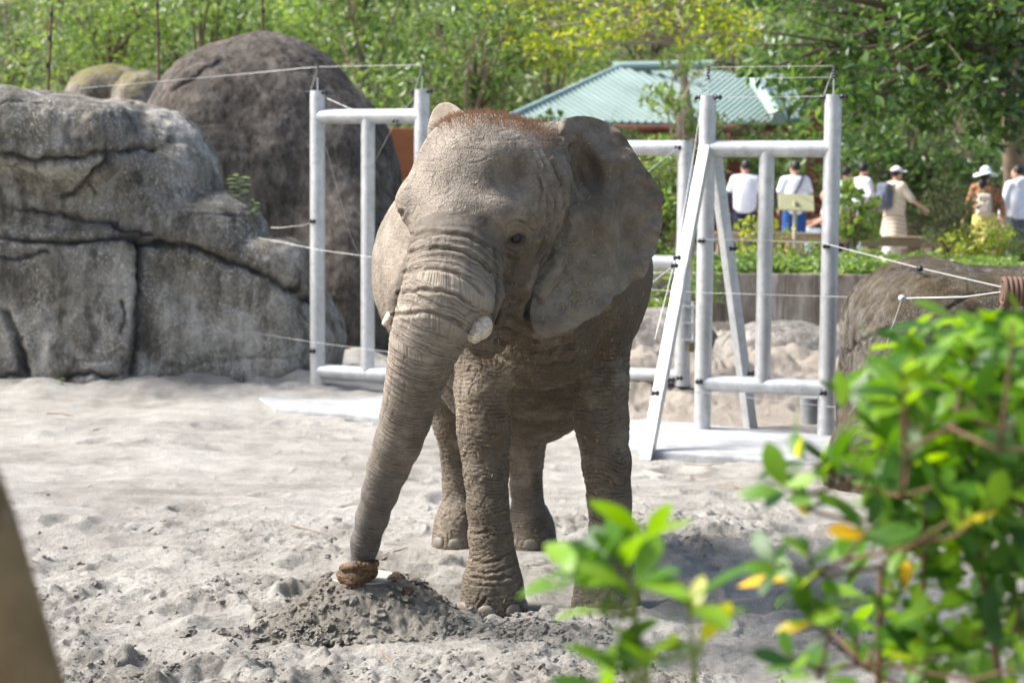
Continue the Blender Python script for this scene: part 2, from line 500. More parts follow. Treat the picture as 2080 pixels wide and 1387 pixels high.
def trunk_coords(V):
    """arc length along the trunk, distance to its axis, angle"""
    P = np.array([list(p) for p in TR_P], np.float32); L = np.r_[0, np.cumsum(np.linalg.norm(np.diff(P, axis=0), axis=1))]
    best = np.full(len(V), 1e9, np.float32); T = np.zeros(len(V), np.float32); Rr = np.ones(len(V), np.float32); A = np.zeros(len(V), np.float32)
    for i in range(len(P) - 1):
        ba = P[i + 1] - P[i]; pa = V - P[i]
        h = np.clip((pa @ ba) / (ba @ ba), 0, 1)
        q = pa - h[:, None] * ba; dd = np.linalg.norm(q, axis=1)
        m = dd < best
        best[m] = dd[m]; T[m] = (L[i] + h * (L[i + 1] - L[i]))[m]; Rr[m] = (TR_R[i] + h * (TR_R[i + 1] - TR_R[i]))[m]
        A[m] = np.arctan2(q[:, 0], -q[:, 1])[m]
    return T, best, Rr, A, L[-1]

def build_elephant():
    root = empty('elephant', (0.05, 10.3, 0.0))
    tag(root, 'grey African elephant standing on the sand with its trunk reaching down to the plate', 'elephant')
    V, Q = nets(elephant_sdf, (-0.95, 8.25, -0.06), (0.95, 12.1, 2.75), 0.026)
    V, N, Q = subdivided(V, Q, 2)
    px = to_px(V); x, y, z = V[:, 0], V[:, 1], V[:, 2]
    facing = -N[:, 1]
    T, D, Rr, A, TL = trunk_coords(V)
    wt = (1 - sst(1.12, 1.55, D / Rr)) * sst(0.03, 0.18, T) * (y < 9.35)
    disp = np.zeros(len(V), np.float32)
    # trunk rings: closer and finer towards the tip
    ts = np.linspace(0, TL, 600); ls = 0.046 - 0.023 * (ts / TL) ** 0.7
    phs = np.r_[0, np.cumsum((ts[1] - ts[0]) / ls[:-1])]
    warp = vnoise(x * 4, y * 4, z * 4, 3) * 0.45 + vnoise(x * 16, y * 16, z * 16, 4) * 0.22 + 0.5 * np.cos(A * 1.0)
    f = np.interp(T, ts, phs) + warp
    ring = np.abs(np.sin(np.pi * f)) ** 0.6
    brk = 0.45 + 0.55 * sst(-0.35, 0.35, vnoise(A * 2.2, T * 9, f * 0.0 + 2.0, 8))
    amp = 0.0090 - 0.0042 * np.clip(T / TL, 0, 1)
    disp += wt * (ring - 0.7) * amp * brk
    lng = np.abs(vnoise(A * 7, T * 3.0, 0 * T, 11))
    disp -= wt * (1 - sst(0.0, 0.16, lng)) * 0.0035 * (1 - np.clip(T / TL, 0, 1) * 0.6)
    wbody = 1 - wt
    # creased skin on limbs, throat and barrel
    limb = sst(1.9, 1.3, z) * wbody
    w1 = fbm(x * 7 + 2, y * 7, z * 7, 2, 21) * 0.35
    for (fr, an, am, sd) in ((20, 3.6, 0.0030, 31), (42, 3.0, 0.0036, 33), (75, 2.2, 0.0026, 35)):
        r1 = np.abs(vnoise(x * fr / an * 1.6 + w1 * 2, y * fr / an * 1.6, z * fr + w1 * 5, sd))
        disp -= limb * (1 - sst(0.0, 0.30, r1)) * am
    # diagonal cross creases
    r2 = np.abs(vnoise((x + z) * 22 + w1 * 4, y * 9, (z - x) * 9, 41))
    disp -= limb * (1 - sst(0, 0.2, r2)) * 0.003
    # upper body and head: fine net
    up = sst(1.25, 1.7, z) * wbody
    r3 = np.abs(vnoise(x * 13 + w1 * 3, y * 13, z * 20, 51)); r4 = np.abs(vnoise(x * 33, y * 33 + w1 * 5, z * 28, 53))
    disp -= up * ((1 - sst(0, 0.2, r3)) * 0.0028 + (1 - sst(0, 0.25, r4)) * 0.0016)
    # loose vertical folds where the neck meets the ear, and below the jaw
    nk = sst(1075, 1110, px[:, 0]) * sst(1185, 1150, px[:, 0]) * sst(290, 330, px[:, 1]) * sst(640, 560, px[:, 1]) * (y < 9.6)
    disp += nk * np.sin(px[:, 0] * 0.42 + (px[:, 1] - 420) ** 2 * 0.0012 + 2.5 * vnoise(px[:, 0] * 0.02, px[:, 1] * 0.02, 0 * x, 5)) * 0.005
    # lumps and bones
    disp += fbm(x * 4, y * 4, z * 4, 3, 61) * 0.006 * wbody
    # drawn folds
    front = (facing > -0.25) & (y < 9.9)
    idx = np.where(front)[0]
    jx = px[idx, 0] + 3.0 * vnoise(x[idx] * 30, y[idx] * 30, z[idx] * 30, 71); jy = px[idx, 1] + 3.0 * vnoise(x[idx] * 30, y[idx] * 30, z[idx] * 30, 72)
    for line, hw, dep in FOLDS:
        line = np.array(line, float)
        bb = (V[idx, 1] < (9.42 if line[:, 1].mean() < 680 else 9.9)) & (N[idx, 1] < (0.0 if line[:, 1].mean() < 680 else 0.2)) & (jx > line[:, 0].min() - 40) & (jx < line[:, 0].max() + 40) & (jy > line[:, 1].min() - 40) & (jy < line[:, 1].max() + 40)
        if not bb.any(): continue
        dd = poly_dist(jx[bb], jy[bb], line)
        disp[idx[bb]] -= (np.exp(-(dd / hw) ** 2) * dep - 0.35 * dep * np.exp(-((dd - 2.2 * hw) / hw) ** 2)).astype(np.float32)
    V = V + N * disp[:, None]
    # attributes: skin coordinates and regions
    suv = np.stack([x * 1.0, y * 1.0, z * 1.0], 1) * (1 - wt[:, None]) + np.stack([A * Rr * 0.55, T * 2.4, 0 * T], 1) * wt[:, None]
    pap = sst(0.1, 0.5, facing) * sst(600, 480, px[:, 1]) * sst(1080, 960, px[:, 0]) * sst(1.9, 2.05, z) * (y < 9.3)
    tip = wt * sst(0.45, 1.0, T / TL)
    dirt_shade = (1 - sst(1.1, 2.0, z)) * wbody * 0.85 + sst(960, 1060, px[:, 0]) * sst(430, 520, px[:, 1]) * 0.9 * wbody * sst(1.0, 1.5, z)  # brown dirt, its colour deepened to paint in shade behind the ear
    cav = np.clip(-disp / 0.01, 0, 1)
    cav = np.maximum(cav, 1.2 * np.exp(-(((px[:, 0] - 1046) / 26) ** 2 + ((px[:, 1] - 484) / 19) ** 2) ** 2) * (y < 9.1)).clip(0, 1)  # dark ring round the eye: brow shade and wet streaks painted in
    nb = len(V)
    # running phase for the fine creases: rings on the trunk, bands on the limbs, arcs on the face
    zl = z * 44 + 1.5 * vnoise(x * 6, y * 6, z * 4, 91) + 0.45 * vnoise(x * 19, y * 19, z * 19, 92)
    phase = np.where(wt > 0.5, f * 2.0, zl).astype(np.float32)
    lw = np.maximum(wt * sst(0.0, 0.12, np.abs(wt - 0.5)), (1 - wt) * (0.62 * sst(1.75, 1.3, z) + 0.20)) * sst(0.02, 0.06, np.abs(wt - 0.5))
    lw = lw * (1 - pap * 0.9)
    # ---------------------------------------------------------------- ears, added to the same mesh
    def ear(outline, depth_f, thick, step, fold_f=None):
        o2 = []
        n = len(outline)
        for i in range(n):                                       # Catmull-Rom resample
            p0, p1, p2, p3 = [np.array(outline[(i + k) % n], float) for k in (-1, 0, 1, 2)]
            m = max(2, int(np.hypot(*(p2 - p1)) / step))
            for j in range(m):
                t = j / m
                o2.append(0.5 * (2 * p1 + (p2 - p0) * t + (2 * p0 - 5 * p1 + 4 * p2 - p3) * t * t + (3 * p1 - p0 - 3 * p2 + p3) * t ** 3))
        o2 = np.array(o2)
        gx = np.arange(o2[:, 0].min(), o2[:, 0].max(), step); gy = np.arange(o2[:, 1].min(), o2[:, 1].max(), step)
        GX, GY = np.meshgrid(gx, gy); g = np.stack([GX.ravel() + (np.floor((GY.ravel() - gy[0]) / step + .5) % 2) * step * .5, GY.ravel()], 1)
        inside = np.zeros(len(g), bool); j = len(o2) - 1
        for i in range(len(o2)):
            xi, yi = o2[i]; xj, yj = o2[j]
            c = ((yi > g[:, 1]) != (yj > g[:, 1])) & (g[:, 0] < (xj - xi) * (g[:, 1] - yi) / ((yj - yi) or 1e-9) + xi)
            inside ^= c; j = i
        db = poly_dist(g[:, 0], g[:, 1], np.vstack([o2, o2[:1]]))
        g = g[inside & (db > step * .6)]
        pts = np.vstack([o2, g]); nbd = len(o2)
        res = geometry.delaunay_2d_cdt([Vector(p) for p in pts], [(i, (i + 1) % nbd) for i in range(nbd)], [], 1, 1e-4)
        v2 = np.array([list(p) for p in res[0]]); tri = np.array([list(f) for f in res[2]])
        eb = poly_dist(v2[:, 0], v2[:, 1], np.vstack([o2, o2[:1]]))
        Yd = depth_f(v2[:, 0], v2[:, 1], eb)
        P3 = np.array([list(W(a, b, c)) for (a, b), c in zip(v2, Yd)], np.float32)
        a2 = (v2[tri[:, 1]] - v2[tri[:, 0]]); b2 = (v2[tri[:, 2]] - v2[tri[:, 0]])
        ar = a2[:, 0] * b2[:, 1] - a2[:, 1] * b2[:, 0]
        tri[ar > 0] = tri[ar > 0][:, ::-1]
        Nn = vert_normals(P3, tri)
        if Nn[:, 1].mean() > 0: tri = tri[:, ::-1]; Nn = -Nn
        th = thick * (0.25 + 0.75 * sst(0, 28, eb))
        n3 = len(P3)
        back = P3 - Nn * th[:, None]
        ec = {}
        for t in tri:
            for k in range(3):
                e = (t[k], t[(k + 1) % 3]); ec[e] = 1
        side = []
        for (a, b) in ec:
            if (b, a) not in ec:
                side += [(b, a, a + n3), (b, a + n3, b + n3)]
        F3 = np.vstack([tri, tri[:, ::-1] + n3, np.array(side)])
        return np.vstack([P3, back]), F3, np.r_[eb, eb], np.vstack([v2, v2])
    def depth_left(u, v, eb):
        s = np.clip((u - 1080) / 270, 0, 1)
        d = 9.00 + 0.36 * s ** 1.2
        d += 0.10 * sst(330, 240, v) * sst(1120, 1200, u)                       # top edge rolls away
        d += 0.24 * sst(1150, 1088, u) * sst(430, 300, v)                       # root runs back into the head
        d += 0.12 * np.exp(-((u - 1192) / 34) ** 2 - ((v - 345) / 55) ** 2)     # hollow beside the head
        d -= 0.07 * np.exp(-(poly_dist(u, v, [(1110, 280), (1150, 262), (1185, 266), (1205, 300), (1225, 330)]) / 20) ** 2)
        d -= 0.07 * np.exp(-((u - 1190) / 50) ** 2 - ((v - 440) / 50) ** 2)
        d += 0.08 * np.exp(-((u - 1275) / 22) ** 2 - ((v - 505 - (u - 1275) * 0.8) / 70) ** 2)
        d -= 0.08 * np.exp(-((u - 1240) / 24) ** 2 - ((v - 470 - (u - 1240) * 0.9) / 80) ** 2)
        d -= 0.20 * sst(480, 680, v) * sst(1340, 1200, u)                                            # lower lobe swings forward
        rim = sst(45, 0, eb)
        d += rim * (0.020 * np.sin(v * 0.11 + u * 0.05) + 0.014 * np.sin(v * 0.23 - u * 0.1)) * sst(1180, 1280, u)
        d += rim * 0.03 * sst(600, 680, v)
        d += 0.012 * vnoise(u * 0.03, v * 0.03, 0 * u, 3) + 0.004 * vnoise(u * 0.09, v * 0.09, 0 * u, 4)
        rad = np.arctan2(v - 380, u - 1130)                                     # faint radiating veins
        d -= 0.003 * np.maximum(0, np.sin(rad * 22 + 1.5 * vnoise(u * 0.02, v * 0.02, 0 * u, 6))) * sst(1150, 1230, u)
        cr = np.abs(vnoise(u * 0.10 + 0.06 * v, v * 0.05, 0 * u, 15)); d += 0.003 * (1 - sst(0, .2, cr))
        return d
    earL = ear([(1108, 262), (1135, 247), (1160, 238), (1190, 236), (1222, 244), (1248, 257), (1272, 282), (1290, 312), (1312, 343), (1332, 370), (1348, 398), (1344, 425), (1346, 452),
                (1338, 484), (1333, 510), (1322, 528), (1316, 548), (1306, 566), (1286, 571), (1268, 590), (1246, 604), (1236, 622), (1216, 640), (1188, 652), (1168, 667), (1136, 680),
                (1108, 687), (1088, 677), (1078, 652), (1078, 620), (1090, 585), (1098, 548), (1100, 500), (1105, 440), (1105, 370), (1102, 310)], depth_left, 0.030, 4.0)
    def depth_right(u, v, eb):
        return 9.45 + (945 - u) / 75 * 0.35 + 0.12 * sst(300, 215, v) * 0 + 0.01 * vnoise(u * .05, v * .05, 0 * u, 2)
    earR = ear([(868, 300), (868, 262), (876, 232), (888, 214), (904, 208), (920, 213), (938, 226), (955, 240), (970, 262), (968, 330), (955, 420), (935, 470), (905, 480), (880, 430), (870, 360)], depth_right, 0.035, 5.0)
    Vs, Fs, extra = [V], [], []
    base = nb
    me_faces_q = Q
    tri_all = []
    sk_, pp_, tp_, dr_, cv_, ph_, lw_ = [suv], [pap], [tip], [dirt_shade], [cav], [phase], [lw]
    for (ve, fe, eb, uv2), isl in ((earL, 1), (earR, 0)):
        tri_all.append(fe + base); base += len(ve); Vs.append(ve)
        sk_.append(ve); pp_.append(np.zeros(len(ve))); tp_.append(np.zeros(len(ve)))
        dd = 0.16 + 0.5 * np.exp(-((uv2[:, 0] - 1165) / 70) ** 2 - ((uv2[:, 1] - 570) / 70) ** 2) if isl else np.zeros(len(ve))
        dr_.append(dd); cv_.append(np.zeros(len(ve))); ph_.append(np.zeros(len(ve))); lw_.append(np.zeros(len(ve)))
    VV = np.vstack(Vs); TT = np.vstack(tri_all)
    # one mesh from quads (body) and triangles (ears)
    me = bpy.data.meshes.new('body')
    me.vertices.add(len(VV)); me.vertices.foreach_set('co', (VV - np.array([0.05, 10.3, 0])).astype(np.float32).ravel())
    nq, nt = len(Q), len(TT)
    me.loops.add(nq * 4 + nt * 3); me.loops.foreach_set('vertex_index', np.r_[Q.ravel(), TT.ravel()].astype(np.int32))
    me.polygons.add(nq + nt)
    me.polygons.foreach_set('loop_start', np.r_[np.arange(nq) * 4, nq * 4 + np.arange(nt) * 3].astype(np.int32))
    me.polygons.foreach_set('use_smooth', np.ones(nq + nt, bool))
    me.update(calc_edges=True); me.validate()
    attr(me, 'suv', np.vstack(sk_), 'FLOAT_VECTOR')
    for nme, a in (('pap', pp_), ('tip', tp_), ('dirt_shade', dr_), ('cav', cv_), ('phase', ph_), ('lw', lw_)): attr(me, nme, np.concatenate(a))
    # ---- skin material
    t = NT('elephant_skin'); oc = t.coord(); sv = t.attr('suv', 'Vector')
    big = t.noise(oc, 2.2, 5, 0.6); mid = t.noise(oc, 11, 5, 0.65); fine = t.noise(oc, 70, 4, 0.6)
    col = t.ramp(t.math('ADD', t.math('MULTIPLY', big, 0.55), t.math('MULTIPLY', mid, 0.45)), [(0.38, (0.122, 0.098, 0.073)), (0.50, (0.205, 0.172, 0.136)), (0.61, (0.295, 0.252, 0.203))])
    col = t.mix(t.math('MULTIPLY', t.attr('dirt_shade'), t.ramp(t.noise(oc, 6, 5, 0.7), [(0.25, 0.25), (0.7, 1.0)])), col, (0.105, 0.076, 0.046))
    col = t.mix(t.math('MULTIPLY', t.attr('tip'), 0.75), col, (0.095, 0.092, 0.092))
    col = t.mix(t.math('MULTIPLY', t.attr('cav'), 0.6), col, (0.07, 0.058, 0.045))      # darker in the creases and in the ring round the eye
    pebb = t.voro(sv, 95, 'F1'); pebm = t.ramp(pebb, [(0.10, 1.0), (0.60, 0.0)])
    col = t.mix(t.math('MULTIPLY', t.attr('pap'), t.math('MULTIPLY', pebm, 0.22)), col, (0.33, 0.29, 0.25))
    ck = t.voro(t.mapping(sv, (1, 1, 2.2)), 30, 'DISTANCE_TO_EDGE'); ckr = t.ramp(ck, [(0.0, 0.0), (0.09, 1.0)])
    ck2 = t.voro(t.mapping(sv, (1, 1, 1.4)), 85, 'DISTANCE_TO_EDGE'); ckr2 = t.ramp(ck2, [(0.0, 0.0), (0.12, 1.0)])
    col = t.mix(t.math('MULTIPLY', t.math('SUBTRACT', 1.0, ckr), 0.22), col, (0.09, 0.075, 0.06))
    fl = t.ramp(t.noise(oc, 140, 2, 0.5), [(0.66, 0.0), (0.72, 1.0)])
    col = t.mix(t.math('MULTIPLY', fl, t.math('MULTIPLY', t.attr('dirt_shade'), 0.5)), col, (0.36, 0.27, 0.13))
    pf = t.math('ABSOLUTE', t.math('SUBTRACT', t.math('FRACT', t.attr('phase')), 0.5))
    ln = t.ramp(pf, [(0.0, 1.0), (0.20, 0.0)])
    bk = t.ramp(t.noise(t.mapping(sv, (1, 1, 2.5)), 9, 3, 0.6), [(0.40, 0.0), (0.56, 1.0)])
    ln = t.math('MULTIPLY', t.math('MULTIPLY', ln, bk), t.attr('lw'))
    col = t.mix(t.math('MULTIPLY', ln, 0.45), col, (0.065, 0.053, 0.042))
    dust = t.ramp(t.noise(oc, 3.4, 6, 0.7), [(0.52, 0.0), (0.64, 0.5)])
    col = t.mix(t.math('MULTIPLY', dust, t.math('SUBTRACT', 1.0, t.attr('tip'))), col, (0.33, 0.275, 0.21))
    n0 = t.bump(t.math('SUBTRACT', 1.0, ln), 0.9, 0.007)
    n1 = t.bump(ckr, 0.5, 0.005, n0); n2 = t.bump(ckr2, 0.6, 0.003, n1)
    n3 = t.bump(t.math('MULTIPLY', pebm, t.attr('pap')), 0.6, 0.004, n2); n4 = t.bump(fine, 0.35, 0.003, n3)
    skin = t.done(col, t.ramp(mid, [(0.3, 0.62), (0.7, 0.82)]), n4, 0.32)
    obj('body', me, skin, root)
    root_inv = -Vector((0.05, 10.3, 0.0))
    def part_sdf(name, f, lo, hi, cell, mat, lev=1, parent=root):
        v, q = nets(f, lo, hi, cell); v, n_, q = subdivided(v, q, lev)
        o = obj(name, mesh_np(name, v + np.array(root_inv), q), mat, parent); return o
    # ---- tusks
    tm = NT('tusk_ivory'); c = tm.coord()
    ivory = tm.done(tm.ramp(tm.noise(tm.mapping(c, (4, 4, 14)), 9, 5, 0.6), [(0.3, (0.30, 0.20, 0.12)), (0.55, (0.60, 0.51, 0.39)), (0.75, (0.70, 0.63, 0.52))]), 0.45, tm.bump(tm.noise(c, 60, 4), 0.12, 0.002), 0.4)
    a, b = W(986, 640, 8.66), W(958, 680, 8.46)
    def tusk1(P):
        d = d_chain(P, [a, W(974, 664, 8.54), b], [0.040, 0.056, 0.046], 0.02)
        n = np.array([-0.62, -0.45, -0.64]); n /= np.linalg.norm(n)
        d = smax(d, (P - np.array(W(957, 684, 8.43))) @ n.astype(np.float32), 0.008)              # broken end
        return smax(d, -d_ell(P, W(951, 662, 8.43), (0.040, 0.05, 0.052)), 0.008)                   # worn notch
    part_sdf('tusk', tusk1, (-0.30, 8.30, 1.42), (-0.05, 8.75, 1.72), 0.008, ivory)
    a2, b2 = W(795, 640, 8.84), W(783, 656, 8.79)
    part_sdf('tusk', lambda P: d_seg(P, a2, b2, 0.027, 0.019), np.array(b2) - 0.12, np.array(a2) + 0.12, 0.008, ivory)
    # ---- eye
    em = NT('elephant_eye'); eye_m = em.done((0.014, 0.010, 0.008), 0.12, None, 0.5)
    ec = W(1046, 482, 8.79)
    part_sdf('eye', lambda P: d_ell(P, ec, (0.040, 0.036, 0.034)), np.array(ec) - .06, np.array(ec) + .06, 0.008, eye_m)
    # eyelid with lashes
    lash = MB()
    for i in range(26):
        u = i / 25; p = W(1026 + 42 * u, 476 - 7 * math.sin(u * math.pi), 8.775 + 0.03 * abs(u - .4))
        lash.tube([p, p + Vector((-0.012 + 0.01 * u, -0.022, -0.022)), p + Vector((-0.016 + 0.01 * u, -0.03, -0.052 - 0.01 * rnd.random()))], [0.0013, 0.001, 0.0005], 4, False)
    lo_ = lash.build('eyelashes', simple_mat('lash', (0.02, 0.017, 0.015), 0.6, 0.1, bump=0), root); lo_.location = root_inv
    # ---- toenails
    nm_ = simple_mat('toenail', (0.165, 0.142, 0.116), 0.55, 0.2, 20, 0.2)
    for fi, (fx, fy) in enumerate([f[0] for f in FEET]):
        r = 0.184 if fy < 10.5 else 0.158
        for ang in ((-0.15, 0.72, -1.0, 1.5) if fi < 2 else (0.0, 0.8, -0.8)):
            dx, dy = math.sin(ang), -math.cos(ang)
            c0 = np.array([fx + dx * (r - 0.012), fy - 0.02 + dy * (r - 0.012), 0.030])
            M = np.stack([np.array([-dy, dx, 0]), np.array([dx, dy, 0]), UP], 1)
            part_sdf('toenail', lambda P: smax(d_ell(P, c0, (0.050, 0.018, 0.042), M), -(P[:, 2] + 0.02), 0.01), c0 - 0.075, c0 + 0.075, 0.012, nm_)
    # ---- rusty coarse hair over the crown and the base of the ears
    hb = MB(); hr = random.Random(3)
    dgv = V[(V[:, 2] > 2.30) & (px[:, 1] < 330) & (y < 9.75)]
    dgn = N[(V[:, 2] > 2.30) & (px[:, 1] < 330) & (y < 9.75)]; dpx = to_px(dgv)
    wgt = np.exp(-((dpx[:, 1] - (243 + np.clip(dpx[:, 0] - 1030, 0, 200) * 0.32)) / 17) ** 2) * sst(860, 900, dpx[:, 0]) * sst(1150, 1110, dpx[:, 0]) + 0.02
    wgt = wgt / wgt.sum(); npick = np.random.RandomState(1).choice(len(dgv), 2600, p=wgt)
    hv, hf = [], []
    for i in npick:
        p = Vector(dgv[i]); n_ = Vector(dgn[i]); l = hr.uniform(0.02, 0.05)
        dr = (n_ + Vector((hr.uniform(-.8, .8), hr.uniform(-.8, .3), hr.uniform(-.5, .5)))).normalized()
        sd = dr.cross(Vector((0, 1, 0.1))).normalized() * 0.0009
        mid_ = p + dr * l * .55 + Vector((0, 0, 0.003)); tip_ = p + dr * l + Vector((hr.uniform(-.01, .01), 0, -0.006))
        b0 = len(hv); hv += [p - sd, p + sd, mid_ + sd * .8, mid_ - sd * .8, tip_]
        hf += [(b0, b0 + 1, b0 + 2, b0 + 3), (b0 + 3, b0 + 2, b0 + 4)]
    hb.v = [tuple(p) for p in hv]; hb.f = hf
    ho = hb.build('hair', simple_mat('rusty_hair', (0.36, 0.22, 0.135), 0.6, 0.4, 30, 0), root); ho.location = root_inv; ho['kind'] = 'stuff'
    # ---- straw clinging to the skin
    sb_v, sb_f = [], []
    earv = earL[0]; earn = vert_normals(earL[0], earL[1]); half = len(earv) // 2
    eu = earL[3][:half]
    cand_p = np.vstack([earv[:half], V]); cand_n = np.vstack([earn[:half], N]); cpx = np.vstack([eu, px])
    w_ = np.r_[2.5 * np.exp(-((eu[:, 0] - 1165) / 55) ** 2 - ((eu[:, 1] - 570) / 55) ** 2) + 0.05,
               ((facing > 0.1) & (y < 9.9)) * (0.02 + 0.12 * np.exp(-((px[:, 0] - 1060) / 60) ** 2 - ((px[:, 1] - 560) / 90) ** 2) + 0.16 * ((px[:, 1] > 690) & (px[:, 1] < 950) & (px[:, 0] > 930)) + .05 * ((px[:, 1] > 950) & (px[:, 0] > 930)))]
    w_[:half] *= 4
    w_ = w_ / w_.sum()
    for i in np.random.RandomState(5).choice(len(cand_p), 520, p=w_):
        p = Vector(cand_p[i]); n_ = Vector(cand_n[i]); l = hr.uniform(0.008, 0.03)
        a_ = n_.cross(Vector((hr.uniform(-1, 1), hr.uniform(-1, 1), hr.uniform(-1, 1)))).normalized()
        s_ = n_.cross(a_).normalized() * hr.uniform(0.0009, 0.0019); c_ = p + n_ * 0.004
        b0 = len(sb_v); sb_v += [c_ - a_ * l / 2 - s_, c_ + a_ * l / 2 - s_, c_ + a_ * l / 2 + s_ + n_ * .004, c_ - a_ * l / 2 + s_]
        sb_f.append((b0, b0 + 1, b0 + 2, b0 + 3))
    sb = MB(); sb.v = [tuple(p) for p in sb_v]; sb.f = sb_f
    so = sb.build('straw_bits', simple_mat('straw', (0.36, 0.26, 0.12), 0.7, 0.35, 40, 0), root); so.location = root_inv; so['kind'] = 'stuff'
    return root
build_elephant()
# ================================================================== materials of the place
def sand_material():
    t = NT('sand'); c = t.coord('Object')
    big = t.noise(c, 0.55, 5, 0.6); mid = t.noise(c, 3.5, 6, 0.65); fine = t.noise(c, 45, 5, 0.7)
    col = t.ramp(t.math('ADD', t.math('MULTIPLY', big, 0.5), t.math('MULTIPLY', mid, 0.5)), [(0.38, (0.27, 0.253, 0.222)), (0.5, (0.39, 0.370, 0.332)), (0.60, (0.475, 0.455, 0.414))])
    col = t.mix(t.math('MULTIPLY', t.attr('damp'), 0.80), col, (0.20, 0.178, 0.145))
    col = t.mix(t.math('MULTIPLY', t.attr('tan'), 0.9), col, t.mix(mid, (0.22, 0.18, 0.14), (0.50, 0.445, 0.37)))
    col = t.mix(t.ramp(fine, [(0.3, 0.45), (0.5, 0.0)]), col, (0.20, 0.18, 0.15))
    sp = t.ramp(t.voro(c, 38, 'F1'), [(0.0, 1.0), (0.10, 0.0)])
    col = t.mix(t.math('MULTIPLY', sp, 0.35), col, (0.16, 0.14, 0.11))
    n1 = t.bump(t.noise(c, 22, 6, 0.75), 1.0, 0.045); n1 = t.bump(fine, 0.9, 0.014, n1); n2 = t.bump(t.noise(c, 180, 3, 0.6), 0.5, 0.004, n1)
    return t.done(col, 0.95, n2, 0.1)
SAND = sand_material()

def rock_material(name, dark, mid, pale, moss=0.0, scale=1.0, mosscol=(0.13, 0.115, 0.03), white=0.3):
    t = NT(name); c = t.coord('Object'); geo = t.new('NewGeometry')
    a = t.noise(c, 0.9 * scale, 6, 0.65, 0.6); b = t.noise(t.mapping(c, (1, 1, 0.35)), 4.0 * scale, 7, 0.7); f = t.noise(c, 26 * scale, 6, 0.75)
    mixf = t.math('ADD', t.math('ADD', t.math('MULTIPLY', a, 0.42), t.math('MULTIPLY', b, 0.33)), t.math('MULTIPLY', f, 0.25))
    col = t.ramp(mixf, [(0.42, dark), (0.50, mid), (0.575, pale)])
    spk = t.ramp(t.noise(c, 42 * scale, 3, 0.6), [(0.55, 0.0), (0.62, 1.0)])
    patch = t.ramp(t.noise(c, 2.2 * scale, 4, 0.6), [(0.40, 0.1), (0.58, 1.0)])
    col = t.mix(t.math('MULTIPLY', t.math('MULTIPLY', spk, patch), white), col, (0.52, 0.51, 0.48))
    dk = t.ramp(t.noise(t.mapping(c, (1.2, 1.2, 0.55), (3, 1, 0)), 3.2 * scale, 6, 0.7), [(0.50, 0.0), (0.62, 1.0)])
    col = t.mix(t.math('MULTIPLY', dk, 0.7), col, tuple(x * 0.45 for x in dark))
    cr = t.attr('crack')
    col = t.mix(cr, col, (0.025, 0.025, 0.027))                         # black along the cracks and under the cap
    if moss > 0:
        sx = t.new('SeparateXYZ'); t.link(geo.outputs['Normal'], sx.inputs[0])
        mf = t.math('MULTIPLY', t.ramp(sx.outputs['Z'], [(0.25, 0.0), (0.75, 1.0)]), t.ramp(t.noise(c, 3.5, 5, 0.7), [(0.38, 0.0), (0.58, 1.0)]))
        mf = t.math('ADD', mf, t.attr('moss'), True)
        col = t.mix(t.math('MULTIPLY', mf, moss), col, t.mix(f, (mosscol[0] * .6, mosscol[1] * .6, mosscol[2] * .6), (mosscol[0] * 1.5, mosscol[1] * 1.5, mosscol[2] * 1.5)))
    n1 = t.bump(b, 0.4, 0.05); n2 = t.bump(f, 0.7, 0.03, n1); n3 = t.bump(t.noise(c, 110 * scale, 3, .6), 0.45, 0.008, n2)
    return t.done(col, 0.93, n3, 0.15)

CONCRETE = simple_mat('pale_concrete', (0.30, 0.308, 0.312), 0.9, 0.28, 3.0, 0.6, 0.15, bscale=30, bdist=0.012)

# ================================================================== ground
rs = np.random.RandomState(11)
PRINTS = []
for _ in range(150):
    yy = 7.6 + 10.5 * rs.rand() ** 1.5
    PRINTS.append(((rs.rand() * 2 - 1) * yy * 0.30, yy, 0.11 + 0.13 * rs.rand(), 0.6 + 0.8 * rs.rand(), 0.4 + 0.6 * rs.rand()))
FT = [f[0] for f in FEET]
MOUND_C = (W(740, 1187, 9.25).x, 9.25)

